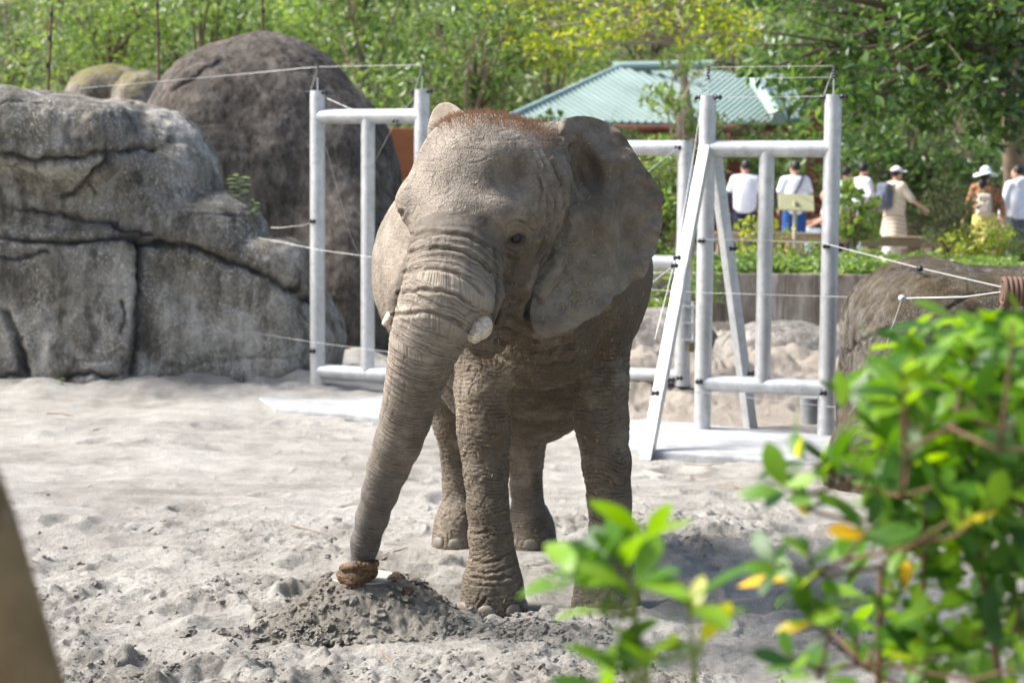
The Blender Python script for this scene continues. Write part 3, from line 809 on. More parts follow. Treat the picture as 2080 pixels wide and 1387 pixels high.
def ground_h(x, y, fine=True):
    rough = sst(13.2, 10.8, y + 1.2 * vnoise(x * 0.5, y * 0.5, 0 * x, 90)) * 0.85 + 0.15
    h = 0.045 * fbm(x * 0.45, y * 0.45, 0 * x, 3, 2) + 0.022 * fbm(x * 1.6, y * 2.0, 0 * x, 3, 6)
    h = h + 0.010 * fbm(x * 4.5, y * 6.5, 0 * x, 3, 12) * (0.4 + rough)
    patch = sst(-0.05, 0.45, fbm(x * 1.3, y * 1.3, 0 * x, 2, 19))
    n9 = fbm(x * 11, y * 13, 0 * x, 3, 23)
    h = h + rough * patch * 0.038 * np.abs(n9) + rough * 0.010 * np.maximum(0, fbm(x * 26, y * 28, 0 * x, 2, 29))
    rid = np.abs(vnoise(x * 2.2 + 0.8 * vnoise(x * 3, y * 3, 0 * x, 7), y * 3.4, 0 * x, 37))
    h = h + 0.022 * (1 - sst(0, 0.22, rid)) * (0.35 + 0.65 * rough)
    for (a, b, r, e, dpt) in PRINTS:
        m = (np.abs(x - a) < r * 2.6) & (np.abs(y - b) < r * 3.2)
        if not m.any(): continue
        q = np.sqrt((x[m] - a) ** 2 + ((y[m] - b) / e) ** 2) / r
        h[m] += dpt * (-0.040 * (1 - sst(0.55, 1.0, q)) + 0.020 * np.exp(-((q - 1.15) / 0.22) ** 2))
    # trampled hollows right at the elephant's feet
    for a, b in FT:
        q = np.hypot(x - a, y - b); k = sst(0.42, 0.20, q)
        h = h * (1 - k) - 0.006 * k + 0.020 * np.exp(-((q - 0.38) / 0.10) ** 2) * (0.6 + 0.8 * vnoise(x * 5, y * 5, 0 * x, 3))
    # damp earth thrown up to the right of the mound
    h = h + 0.035 * np.exp(-((x + 0.32) / 0.34) ** 2 - ((y - 8.98) / 0.10) ** 2) * (0.6 + 0.8 * np.abs(n9))
    # bank behind the right-hand frame
    xb = 0.90
    bank = sst(17.0, 19.0, y + 0.35 * vnoise(x * 1.1, y * 1.1, 0 * x, 44)) * sst(xb - 0.4, xb + 0.3, x)
    h = h + bank * (0.36 + 0.13 * fbm(x * 2.2, y * 2.2, 0 * x, 4, 47) + 0.05 * np.abs(vnoise(x * 9, y * 9, 0 * x, 48)))
    sl = sst(16.9, 16.5, y) * sst(15.0, 15.4, y) * sst(0.7, 1.0, x) + sst(-1.0, -0.6, -np.abs(x + 1.45) - 0.1) * sst(17.6, 18.0, y) * sst(20.6, 20.2, y)
    h = h * (1 - 0.75 * np.clip(sl, 0, 1))
    # sand heaped against the rock wall
    foot = sst(-0.9, -2.4, x) * sst(18.2, 20.2, y)
    h = h + foot * (0.10 + 0.09 * fbm(x * 2.5, y * 2.5, 0 * x, 4, 52)) * sst(-6.5, -4.6, x)
    h = h + sst(17.5, 20.4, y) * 0.02
    return h

def build_ground():
    def axis(segs):
        out = [segs[0][0]]
        for a, b, d0, d1 in segs:
            n = max(2, int((b - a) / ((d0 + d1) / 2)))
            t = np.linspace(0, 1, n + 1)[1:]
            w = d0 * t + (d1 - d0) * t * t / 2; out += list(a + (b - a) * w / w[-1])
        return np.array(out)
    xs = axis([(-60, -9, 6, 0.3), (-9, -2.6, 0.12, 0.022), (-2.6, 2.6, 0.014, 0.014), (2.6, 9, 0.022, 0.12), (9, 60, 0.3, 6)])
    ys = axis([(-20, 4, 2, 0.2), (4, 7.8, 0.15, 0.02), (7.8, 11.5, 0.014, 0.02), (11.5, 20.5, 0.02, 0.07), (20.5, 27, 0.10, 0.3)])
    X, Y = np.meshgrid(xs, ys); x, y = X.ravel(), Y.ravel()
    h = ground_h(x, y)
    n, m = len(xs), len(ys)
    I = np.arange(n * m).reshape(m, n)
    Q = np.stack([I[:-1, :-1], I[:-1, 1:], I[1:, 1:], I[1:, :-1]], -1).reshape(-1, 4)
    me = mesh_np('ground', np.stack([x, y, h], 1), Q)
    rough = sst(12.6, 10.6, y + 1.2 * vnoise(x * .5, y * .5, 0 * x, 90))
    patch = sst(-0.05, 0.45, fbm(x * 1.3, y * 1.3, 0 * x, 2, 19))
    damp = rough * patch * 0.55 * sst(-0.2, 0.5, fbm(x * 4, y * 4, 0 * x, 3, 64))
    damp = np.maximum(damp, 0.9 * np.exp(-((x + 0.22) / 0.42) ** 2 - ((y - 8.98) / 0.16) ** 2))
    damp = np.maximum(damp, 0.8 * np.exp(-(np.hypot(x - MOUND_C[0] + .0, (y - MOUND_C[1])) / 0.55) ** 4))
    attr(me, 'damp', damp); attr(me, 'tan', sst(16.8, 17.3, y) * sst(0.6, 1.0, x))
    o = obj('ground', me, SAND); o['kind'] = 'structure'
build_ground()

def clod_meshes():
    out = []
    for k in range(6):
        bm = bmesh.new(); bmesh.ops.create_icosphere(bm, subdivisions=2, radius=1)
        r2 = np.random.RandomState(k)
        for v in bm.verts:
            f = 1 + 0.7 * float(vnoise(np.array([v.co.x * 2.1]), np.array([v.co.y * 2.1]), np.array([v.co.z * 2.1]), k * 3 + 1)[0]) + 0.16 * r2.randn() * .6
            v.co *= max(0.45, f); v.co.z *= 0.72
        bm.verts.ensure_lookup_table()
        V = np.array([list(v.co) for v in bm.verts]); Fc = np.array([[v.index for v in f.verts] for f in bm.faces]); bm.free()
        out.append((V, Fc))
    return out
CLODS = clod_meshes()
def scatter_clods(name, pts, sizes, damp, seed=1, parent=None):
    r2 = np.random.RandomState(seed); Vs, Fs, dm, b = [], [], [], 0
    for p, s_, d_ in zip(pts, sizes, damp):
        V, Fc = CLODS[r2.randint(6)]
        a = r2.rand() * 6.283; c_, s2 = math.cos(a), math.sin(a)
        sc = s_ * (0.7 + 0.6 * r2.rand(3))
        q = V * sc; q = np.stack([q[:, 0] * c_ - q[:, 1] * s2, q[:, 0] * s2 + q[:, 1] * c_, q[:, 2]], 1) + p
        Vs.append(q); Fs.append(Fc + b); b += len(V); dm.append(np.full(len(V), d_))
    me = mesh_np(name, np.vstack(Vs), np.vstack(Fs), False); attr(me, 'damp', np.concatenate(dm))
    return obj(name, me, SAND, parent)

def build_clods():
    r2 = np.random.RandomState(4); pts, sz, dm = [], [], []
    n = 9000
    y = 7.7 + 6.0 * r2.rand(n) ** 1.6; x = (r2.rand(n) * 2 - 1) * y * 0.30
    dens = sst(-0.15, 0.45, fbm(x * 1.3, y * 1.3, 0 * x, 2, 19)) * sst(13.0, 10.5, y) + 0.03
    keep = r2.rand(n) < dens
    x, y = x[keep], y[keep]
    # trail of crumbs right of the mound and by the forefoot
    ex = np.r_[MOUND_C[0] + 0.25 + 0.75 * r2.rand(260), -0.05 + 0.55 * r2.rand(160), -1.15 + 0.22 * r2.randn(90)]
    ey = np.r_[8.98 + 0.10 * r2.randn(260), 8.92 + 0.14 * r2.randn(160), 9.08 + 0.10 * r2.randn(90)]
    x = np.r_[x, ex]; y = np.r_[y, ey]
    s_ = 0.004 + 0.015 * r2.rand(len(x)) ** 5 + np.r_[np.zeros(len(x) - len(ex)), 0.006 * r2.rand(len(ex)) ** 2 + np.r_[np.zeros(420), 0.018 * r2.rand(90)]]
    for a, b in FT:
        ok = np.hypot(x - a, y - b) > 0.2; x, y, s_ = x[ok], y[ok], s_[ok]
    h = ground_h(x, y)
    o = scatter_clods('sand_clods', np.stack([x, y, h + s_ * 0.05], 1), s_, r2.rand(len(x)) * 0.35 + np.r_[np.zeros(max(0, len(x) - 480)), np.full(min(len(x), 480), 0.3)])
    tag(o, 'loose crumbs and clods of grey sand strewn over the pen floor', 'sand clods', kind='stuff')
build_clods()

def build_mound():
    cx, cy = MOUND_C; n = 190; u = np.linspace(-0.75, 0.75, n)
    X, Y = np.meshgrid(u, u); x, y = X.ravel(), Y.ravel()
    xr = np.where(x > 0, x / 1.20, x / 0.98); ang = np.arctan2(y, xr)
    r = np.hypot(xr, y * 1.15) / (1 + 0.07 * vnoise(np.cos(ang) * 2, np.sin(ang) * 2, 0 * x, 5))
    top = 0.232
    h = top * (1 - sst(0.175, 0.50, r) ** 0.8)
    g = ground_h(x + cx, y + cy)
    side = sst(0.17, 0.21, r) * sst(0.66, 0.40, r)
    rough = 0.018 * fbm(x * 16, y * 16, 0 * x, 4, 81) + 0.020 * np.abs(vnoise(x * 24, y * 24, 0 * x, 84))
    z = h + g * sst(0.2, 0.5, r) + side * rough - 0.05 * sst(0.50, 0.62, r)
    I = np.arange(n * n).reshape(n, n); Q = np.stack([I[:-1, :-1], I[:-1, 1:], I[1:, 1:], I[1:, :-1]], -1).reshape(-1, 4)
    root = empty('sand_mound', (cx, cy, 0)); tag(root, 'heap of dark damp sand with clods under the round plate by the trunk tip', 'sand mound')
    me = mesh_np('heap', np.stack([x, y, z], 1), Q); attr(me, 'damp', 0.75 + 0.25 * sst(.6, .3, r)); obj('heap', me, SAND, root)
    r2 = np.random.RandomState(9); m = 900
    rr = 0.19 + 0.36 * r2.rand(m) ** 0.8; aa = r2.rand(m) * 6.283
    px_ = rr * np.cos(aa); px_ = np.where(px_ > 0, px_ * 1.20, px_ * 0.98); py_ = rr * np.sin(aa) / 1.15
    zz = top * (1 - sst(0.175, 0.50, rr) ** 0.8) + 0.010
    s_ = 0.006 + 0.026 * r2.rand(m) ** 4
    o = scatter_clods('clods', np.stack([px_, py_, zz], 1), s_, 0.55 + 0.4 * r2.rand(m), 3, root); o['kind'] = 'stuff'
    # plate
    pr = empty('round_plate', (cx, cy, top)); tag(pr, 'flat pale round plate lying on top of the sand mound', 'plate')
    b = MB(); nseg = 48
    prof = [(0, 0.004), (0.150, 0.004), (0.158, 0.009), (0.166, 0.009), (0.168, 0.004), (0.168, -0.02), (0.0, -0.02)]
    for k in range(nseg):
        for (r_, z_) in prof: b.v.append((r_ * math.cos(2 * math.pi * k / nseg), r_ * math.sin(2 * math.pi * k / nseg), z_))
    P = len(prof)
    for k in range(nseg):
        for j in range(P - 1):
            b.f.append((k * P + j, ((k + 1) % nseg) * P + j, ((k + 1) % nseg) * P + j + 1, k * P + j + 1))
    b.build('disc', simple_mat('dusty_plate', (0.30, 0.285, 0.25), 0.9, 0.2, 9, 0.5), pr, True)
build_mound()

# wet fibrous lumps
def lump_mat():
    t = NT('wet_brown_fibre'); c = t.coord()
    col = t.ramp(t.noise(t.mapping(c, (1, 1, 2.5)), 28, 6, 0.7, 1.0), [(0.36, (0.035, 0.017, 0.009)), (0.52, (0.095, 0.048, 0.020)), (0.66, (0.26, 0.15, 0.045))])
    h = t.noise(t.mapping(c, (1, 1, 2)), 60, 5, 0.7)
    return t.done(col, 0.42, t.bump(h, 0.9, 0.01), 0.45)
LUMP = lump_mat()
def lump(name, label, f, lo, hi, cat):
    v, q = nets(f, lo, hi, 0.008); v, n_, q = subdivided(v, q, 1)
    d = 0.003 * fbm(v[:, 0] * 40, v[:, 1] * 40, v[:, 2] * 55, 3, 14) + 0.003 * np.abs(vnoise(v[:, 0] * 90, v[:, 1] * 90, v[:, 2] * 60, 3))
    v = v + n_ * d[:, None]; c = (v.max(0) + v.min(0)) / 2; c[2] = v[:, 2].min()
    o = obj(name, mesh_np(name, v - c, q), LUMP, None, tuple(c)); tag(o, label, cat); return o
def l1(P):
    d = d_chain(P, [W(702, 1168, 9.13), W(724, 1170, 9.10), W(750, 1160, 9.14)], [0.044, 0.056, 0.042], 0.02)
    d = smin(d, d_chain(P, [W(698, 1152, 9.08), W(722, 1148, 9.05), W(746, 1152, 9.08), W(764, 1142, 9.16)], [0.020, 0.024, 0.026, 0.018], 0.01), 0.012)
    return d
c1 = np.array(W(730, 1165, 9.16)); lump('wet_lump', 'wet brown fibrous lump squeezed between the trunk tip and the plate', l1, c1 - 0.17, c1 + 0.17, 'lump')
def l2(P): return d_chain(P, [W(786, 1186, 9.24), W(806, 1178, 9.2), W(824, 1202, 9.13), W(829, 1218, 9.1)], [0.028, 0.038, 0.036, 0.024], 0.02)
c2 = np.array(W(810, 1196, 9.18)); lump('wet_lump', 'curved brown lump hanging over the rim of the plate on the mound', l2, c2 - 0.17, c2 + 0.17, 'lump')

# concrete footings, flush with the sand
def slab(name, label, pts, z):
    b = MB(); n = len(pts)
    P = [Gd(a, c, z) for a, c in pts]; b.add(P + [p - Vector((0, 0, 0.25)) for p in P], [tuple(range(n))] + [tuple(range(n, 2 * n))[::-1]] + [(i, (i + 1) % n, n + (i + 1) % n, n + i) for i in range(n)])
    o = b.build(name, CONCRETE, None, False, 0.02); tag(o, label, 'footing')
slab('concrete_footing', 'white concrete strip under the gate frame beside the rock wall', [(522, 806), (560, 826), (640, 836), (720, 842), (800, 850), (870, 852), (900, 800), (780, 789), (640, 784), (540, 790)], 0.035)
slab('concrete_footing', 'white concrete strip under the gate frame with the slanted brace', [(1270, 905), (1320, 915), (1420, 922), (1530, 930), (1640, 938), (1760, 946), (1790, 895), (1660, 880), (1500, 868), (1380, 855), (1270, 846)], 0.035)

# ================================================================== rocks
def rock(name, label, f, lo, hi, cell, lev, mat, cracks=(), amp=0.05, Yref=20.0, seed=0, moss_f=None, cat='rock'):
    V, Q = nets(f, lo, hi, cell); V, N, Q = subdivided(V, Q, lev)
    x, y, z = V.T
    d = amp * fbm(x * 1.3, y * 1.3, z * 1.5, 4, seed + 3) + amp * 0.22 * fbm(x * 7, y * 7, z * 7, 3, seed + 13)
    rd = np.abs(vnoise(x * 1.6 + .5 * vnoise(x * 4, y * 4, z * 4, seed), y * 1.6, z * 2.6, seed + 31)); d -= amp * 0.35 * (1 - sst(0, 0.10, rd))
    ck = np.zeros(len(V), np.float32)
    if cracks:
        px = to_px(V); jx = px[:, 0] + 7 * vnoise(x * 6, y * 6, z * 6, 5) + 3 * vnoise(x * 20, y * 20, z * 20, 6); jy = px[:, 1] + 7 * vnoise(x * 6, y * 6, z * 6, 8) + 3 * vnoise(x * 20, y * 20, z * 20, 9)
        for line, hw, dep in cracks:
            dd = poly_dist(jx, jy, line); g = np.exp(-(dd / hw) ** 2) * (0.75 + 0.35 * vnoise(x * 3, y * 3, z * 3, 77)) * (N[:, 1] < 0.5)
            d -= (1.1 * dep * g).astype(np.float32); ck = np.maximum(ck, (np.exp(-(dd / (hw * 0.85)) ** 2) * (N[:, 1] < 0.5) * (0.85 + 0.4 * vnoise(x * 4, y * 4, z * 4, 79))).astype(np.float32))
    V = V + N * d[:, None]
    c = np.array([(lo[0] + hi[0]) / 2, (lo[1] + hi[1]) / 2, 0.0])
    me = mesh_np(name, V - c, Q); attr(me, 'crack', np.clip(ck, 0, 0.92)); attr(me, 'moss', np.zeros(len(V)) if moss_f is None else moss_f(V, N))
    o = obj(name, me, mat, None, tuple(c)); tag(o, label, cat); return o

ROCK_GREY = rock_material('artificial_rock', (0.095, 0.083, 0.065), (0.195, 0.178, 0.148), (0.36, 0.342, 0.305), 0.0, 1.0, white=0.75)
ROCK_DARK = rock_material('dark_boulder', (0.050, 0.041, 0.033), (0.090, 0.076, 0.063), (0.165, 0.143, 0.12), 0.0, 2.4, white=0.28)
ROCK_MOSS = rock_material('mossy_boulder', (0.075, 0.065, 0.05), (0.15, 0.13, 0.10), (0.25, 0.22, 0.18), 0.85, 1.5, white=0.5)
ROCK_BROWN = rock_material('brown_boulder', (0.030, 0.024, 0.018), (0.062, 0.050, 0.038), (0.13, 0.11, 0.088), 0.6, 3.4, (0.065, 0.048, 0.018), white=0.75)
ROCK_PALE = rock_material('pale_rock', (0.12, 0.108, 0.094), (0.21, 0.192, 0.168), (0.34, 0.31, 0.27), 0.0, 1.4, white=0.5)

def wall_sdf(P):
    d = d_box(P, W(60, 640, 20.9), (1.55, 0.95, 1.05), 0.28)                               # lower left block
    d = smin(d, d_box(P, W(470, 660, 21.0), (0.92, 0.95, 1.00), 0.36), 0.05)               # lower right block
    d = smin(d, d_ell(P, W(560, 700, 21.1), (0.75, 0.95, 1.10)), 0.10)
    d = smin(d, d_ell(P, W(330, 440, 21.2), (0.72, 1.05, 1.22)), 0.06)                     # middle boulder
    d = smin(d, d_ell(P, W(250, 330, 21.3), (0.80, 1.1, 0.70)), 0.10)
    d = smin(d, d_ell(P, W(425, 485, 20.9), (0.72, 0.95, 0.56)), 0.05)                     # shoulder boulder
    d = smin(d, d_box(P, W(90, 420, 21.15), (1.10, 0.95, 0.62), 0.3), 0.05)
    d = smin(d, d_box(P, W(50, 258, 20.55), (1.22, 1.10, 0.40), 0.26, [[0.985, 0, 0.17], [0, 1, 0], [-0.17, 0, 0.985]]), 0.04)               # overhanging cap
    return smax(d, -P[:, 2] - 0.3, 0.05)
rock('rock_wall', 'long grey moulded rock wall with black joints behind the sand', wall_sdf, (-7.4, 19.4, -0.4), (-1.7, 22.6, 3.75), 0.075, 2, ROCK_GREY,
     [([(-60, 470), (60, 480), (150, 488), (220, 480), (262, 484), (300, 492), (400, 508), (490, 532), (560, 572), (640, 612)], 9, 0.10),
      ([(293, 492), (288, 560), (286, 640), (280, 700), (268, 760)], 11, 0.13),
      ([(10, 640), (35, 690), (50, 740), (62, 790)], 10, 0.09),
      ([(30, 425), (120, 432), (200, 447), (270, 468), (310, 478)], 5, 0.05),
      ([(120, 400), (150, 392), (185, 355), (225, 312), (270, 302), (315, 305)], 6, 0.06),
      ([(-60, 318), (20, 322), (90, 330), (170, 322), (225, 305)], 8, 0.08),
      ([(0, 520), (40, 522), (100, 516)], 5, 0.04), ([(190, 395), (180, 370), (188, 345)], 4, 0.04),
      ([(245, 610), (252, 640), (245, 680)], 4, 0.03), ([(140, 770), (190, 758), (240, 762)], 6, 0.05), ([(-20, 768), (40, 762)], 6, 0.06)], 0.055, 20.2, 3, cat='rock wall')
def dome(P):
    d = d_ell(P, W(545, 430, 25.6), (1.72, 1.5, 2.45))
    d = smin(d, d_ell(P, W(430, 300, 25.4), (0.93, 1.2, 1.30)), 0.35)
    d = smin(d, d_ell(P, W(690, 420, 25.4), (0.87, 1.2, 1.55)), 0.25)
    d = smin(d, d_ell(P, W(705, 640, 24.6), (0.88, 1.0, 1.75)), 0.3)
    return smax(d, -P[:, 2] - 0.3, 0.05)
rock('dome_boulder', 'huge dark brown rounded boulder rising above the rock wall', dome, (-5.8, 23.2, -0.4), (-0.9, 27.6, 5.0), 0.10, 2, ROCK_DARK, [([(350, 180), (385, 160), (410, 140), (445, 128)], 5, 0.05)], 0.028, 25, 23, cat='boulder')
c = W(225, 190, 30); rock('mossy_boulder', 'low mossy olive boulder behind the rock wall, broadest of the pair', lambda P: d_ell(P, c, (0.72, 0.8, 0.46)), np.array(c) - 1.1, np.array(c) + 1.1, 0.08, 1, ROCK_MOSS, (), 0.05, 30, 33, cat='boulder')
cc = W(292, 205, 29); rock('mossy_boulder', 'small mossy boulder tucked beside the huge dark boulder', lambda P: d_ell(P, cc, (0.50, 0.7, 0.44)), np.array(cc) - 1.0, np.array(cc) + 1.0, 0.08, 1, ROCK_MOSS, (), 0.05, 30, 36, cat='boulder')
def rb(P):
    d = d_box(P, (4.45, 14.85, 0.55), (1.72, 1.20, 1.06), 0.62)
    d = smin(d, d_ell(P, (3.25, 14.3, 0.15), (0.66, 0.75, 1.05)), 0.20)
    d = smin(d, d_ell(P, (2.85, 13.9, 0.0), (0.45, 0.55, 0.55)), 0.15)
    return smax(d, -P[:, 2] - 0.3, 0.05)
rock('brown_boulder', 'brown mossy flat-topped boulder behind the leafy bush', rb, (2.0, 12.9, -0.4), (6.5, 16.4, 2.0), 0.075, 2, ROCK_BROWN, [([(1722, 720), (1760, 690), (1800, 676), (1850, 668)], 4, 0.03)], 0.05, 14, 43, cat='boulder')
def lowrock(P):
    d = d_ell(P, W(1590, 800, 20.7), (1.05, 0.8, 0.84)); d = smin(d, d_ell(P, W(1720, 800, 21.4), (0.8, 0.8, 0.86)), 0.2)
    return smax(d, -P[:, 2] - 0.1, 0.05)
rock('low_rock', 'low grey rounded rock seen through the gate frame with the slanted brace', lowrock, (1.4, 19.9, -0.2), (5.4, 22.9, 1.35), 0.08, 1, ROCK_PALE, (), 0.05, 21, 53)
def lowrock2(P): return smax(d_ell(P, W(1330, 770, 21.0), (0.85, 0.8, 0.80)), -P[:, 2] - 0.1, 0.05)
rock('low_rock', 'pale pinkish low rock between the elephant and the slanted brace', lowrock2, (0.4, 19.7, -0.2), (2.8, 22.2, 1.2), 0.08, 1, ROCK_PALE, (), 0.05, 21, 57)

# ================================================================== terrace behind the pen: retaining wall, bed, path, hill
TZ = 0.95
def sheet(name, x0, x1, y0, y1, z, mat, n=60, amp=0.02, hf=None):
    xs = np.linspace(x0, x1, n); ys = np.linspace(y0, y1, n); X, Y = np.meshgrid(xs, ys); x, y = X.ravel(), Y.ravel()
    h = z + amp * fbm(x * .6, y * .6, 0 * x, 3, 5) if hf is None else hf(x, y)
    I = np.arange(n * n).reshape(n, n); Q = np.stack([I[:-1, :-1], I[:-1, 1:], I[1:, 1:], I[1:, :-1]], -1).reshape(-1, 4)
    o = obj(name, mesh_np(name, np.stack([x, y, h], 1), Q), mat); o['kind'] = 'structure'; return o
SOIL = simple_mat('soil', (0.10, 0.075, 0.05), 0.95, 0.4, 3, 0.6, 0.1)
PATH = simple_mat('paved_path', (0.36, 0.355, 0.35), 0.9, 0.12, 1.5, 0.2, 0.15)
sheet('planting_bed', -60, 60, 24.4, 28.2, 1.0, SOIL, 50, 0.03)
sheet('path', -60, 60, 28.2, 37.0, TZ, PATH, 40, 0.004)
sheet('woodland_floor', -120, 120, 37.0, 62, 0.93, SOIL, 50, 0.04)
GRASS = simple_mat('hill_grass', (0.06, 0.10, 0.025), 0.95, 0.5, 0.8, 0.6, 0.1)
def hillz(x, y): return 0.9 + 0.46 * np.maximum(0, y - 58) + 1.6 * fbm(x * 0.05, y * 0.05, 0 * x, 3, 4)
sheet('hill', -220, 220, 60, 240, 0, GRASS, 90, 0, hillz)
def retaining_wall():
    root = empty('retaining_wall', (0, 24.2, 0)); tag(root, 'stained old concrete retaining wall below the green ground cover', 'wall')
    t = NT('stained_concrete'); c = t.coord()
    col = t.ramp(t.noise(t.mapping(c, (1.6, 1, 0.5)), 2.2, 7, 0.7), [(0.35, (0.14, 0.11, 0.085)), (0.52, (0.29, 0.25, 0.205)), (0.62, (0.42, 0.38, 0.33))])
    col = t.mix(t.ramp(t.noise(t.mapping(c, (5, 1, 0.35)), 3, 5, .6), [(0.5, 0), (0.66, 0.75)]), col, (0.085, 0.065, 0.05))
    m = t.done(col, 0.93, t.bump(t.noise(c, 20, 5), 0.5, 0.02), 0.15)
    xx = 0.55
    while xx < 12:                                         # cast in bays with joints
        b = MB(); b.box((xx + 1.35, 0, 0.42), (2.68, 0.36, 1.40)); b.build('wall_bay', m, root, False, 0.02); xx += 2.7
retaining_wall()
# ================================================================== steel gate frames
def steel_mat():
    t = NT('galvanised_pipe'); c = t.coord()
    n = t.noise(t.mapping(c, (1, 1, 0.3)), 5, 5, 0.65)
    col = t.ramp(n, [(0.3, (0.38, 0.39, 0.39)), (0.55, (0.50, 0.51, 0.51)), (0.75, (0.62, 0.625, 0.62))])
    col = t.mix(t.ramp(t.noise(c, 14, 5, 0.7), [(0.48, 0), (0.7, 0.5)]), col, (0.24, 0.235, 0.22))
    return t.done(col, t.ramp(t.noise(c, 9, 4), [(0.3, 0.34), (0.7, 0.52)]), t.bump(t.noise(c, 30, 3), 0.08, 0.004), 0.5, 0.45)
STEEL = steel_mat()
BLACK = simple_mat('black_plastic', (0.02, 0.022, 0.025), 0.4, 0.1, bump=0)
WIRE = simple_mat('fence_wire', (0.42, 0.42, 0.41), 0.45, 0.1, bump=0, metal=0.3)

def pipe(name, a, b, r, parent, o0, ends=0.0):
    a, b = Vector(a) - o0, Vector(b) - o0
    return MB().tube([a, b], r, 24).build(name, STEEL, parent, True)
def insulator(p, parent, o0, ax=(1, 0, 0), s=1.0):
    p = Vector(p) - o0; ax = Vector(ax).normalized(); b = MB()
    prof = [(-0.034, 0.008), (-0.032, 0.019), (-0.016, 0.025), (-0.008, 0.014), (0.004, 0.014), (0.012, 0.025), (0.028, 0.020), (0.034, 0.008)]
    b.tube([p + ax * (q * s) for q, _ in prof], [r * s for _, r in prof], 10)
    b.build('insulator', BLACK, parent, True)

def frame(name, label, P0, P1, top, xm, rail_hi, rail_lo, r, rods=True, ins=()):
    """two posts P0,P1 (x,y), heights"""
    root = empty(name, (P0[0], P0[1], 0)); tag(root, label, 'gate frame', 'tall steel gate frames'); o0 = Vector(root.location)
    A, B = Vector((P0[0], P0[1], 0)), Vector((P1[0], P1[1], 0)); u = (B - A).normalized(); Z = Vector((0, 0, 1))
    for P in (A, B):
        pipe('post', P - Z * 0.3, P + Z * top, r, root, o0)
        b = MB(); b.tube([P + Z * (top - 0.001) - o0, P + Z * (top + 0.008) - o0], r * 0.96, 24); b.build('post_cap', STEEL, root)
    pipe('top_rail', A + Z * rail_hi, B + Z * rail_hi, r * 0.97, root, o0)
    pipe('bottom_rail', A + Z * rail_lo, B + Z * rail_lo, r * 0.97, root, o0)
    M = A + (B - A) * xm
    pipe('middle_post', M + Z * rail_lo, M + Z * rail_hi, r * 0.92, root, o0)
    for P, s_ in ((A, -1), (B, 1)):                              # wire holder on top of each post
        b = MB(); b.tube([P + Z * top - o0, P + Z * (top + 0.27) - o0], 0.006, 6)
        b.tube([P + u * (-0.085) + Z * (top - 0.0) - o0, P + Z * (top + 0.25) - o0], 0.004, 5); b.build('wire_holder', STEEL, root)
        b = MB(); 
        for k in range(5): b.tube([P + Z * (top + 0.15 + 0.026 * k) - o0, P + Z * (top + 0.166 + 0.026 * k) - o0], [0.020, 0.014], 8)
        b.build('insulator', BLACK, root, True)
        insulator(P + u * (-0.09) + Vector((0, -0.03, top - 0.01)), root, o0, u); insulator(P + u * 0.09 + Vector((0, -0.03, top - 0.01)), root, o0, u)
    for (k, z) in ins:
        P = (A, B, M)[k]; insulator(P + Vector((0, -r - 0.012, z)) - u * r * 0.6, root, o0, u)
    return root, A, B, o0

def zat(py, Y, px=1040): return W(px, py, Y).z
LY0, LY1 = 19.7, 19.25
lA, lB = W(645, 500, LY0), W(856, 500, LY1)
lf, LA, LB, _ = frame('gate_frame', 'tall steel pipe frame beside the rock wall, on the side of the folded ear', (lA.x, LY0), (lB.x, LY1), zat(190, LY0), 0.49, zat(241, LY0), zat(757, LY0), 0.080, ins=((0, zat(453, LY0)), (0, zat(715, LY0))))
insulator(W(803, 246, 19.2), lf, Vector(lf.location))
RY0, RY1 = 16.75, 16.4
rA, rB = W(1432, 540, RY0), W(1685, 540, RY1)
rf, RA, RB, ro = frame('gate_frame', 'tall steel pipe frame by the brown boulder, with slanted braces', (rA.x, RY0), (rB.x, RY1), zat(193, RY0), 0.485, zat(299, RY0), zat(774, RY0), 0.076,
      ins=((0, zat(485, RY0)), (0, zat(770, RY0)), (1, zat(494, RY1)), (1, zat(791, RY1))))
def square_bar(name, a, b, w, parent, o0, side):
    a, b = Vector(a) - o0, Vector(b) - o0; t = (b - a).normalized(); s_ = Vector(side); s_ = (s_ - t * s_.dot(t)).normalized(); n = t.cross(s_)
    m = MB(); vv = []
    for p in (a, b):
        for i, j in ((-1, -1), (1, -1), (1, 1), (-1, 1)): vv.append(p + s_ * i * w / 2 + n * j * w / 2)
    m.add(vv, [(0, 1, 2, 3), (4, 7, 6, 5), (0, 4, 5, 1), (1, 5, 6, 2), (2, 6, 7, 3), (3, 7, 4, 0)])
    return m.build(name, STEEL, parent, False, 0.006)
fb = Gd(1313, 926); br = square_bar('brace', fb - Vector((0, 0, 0.05)), W(1433, 300, 16.66), 0.095, rf, ro, (1, -0.35, 0))
bb = W(1527, 884, 16.95); square_bar('brace', bb, W(1452, 318, 16.86), 0.095, rf, ro, (1, 0.6, 0))
for q in ((1374, 523, 16.05), (1369, 539, 16.02), (1330, 797, 15.45), (1362, 770, 15.5), (1487, 505, 16.8), (1523, 757, 16.85)): insulator(W(*q) + Vector((0, -0.06, 0)), rf, ro)

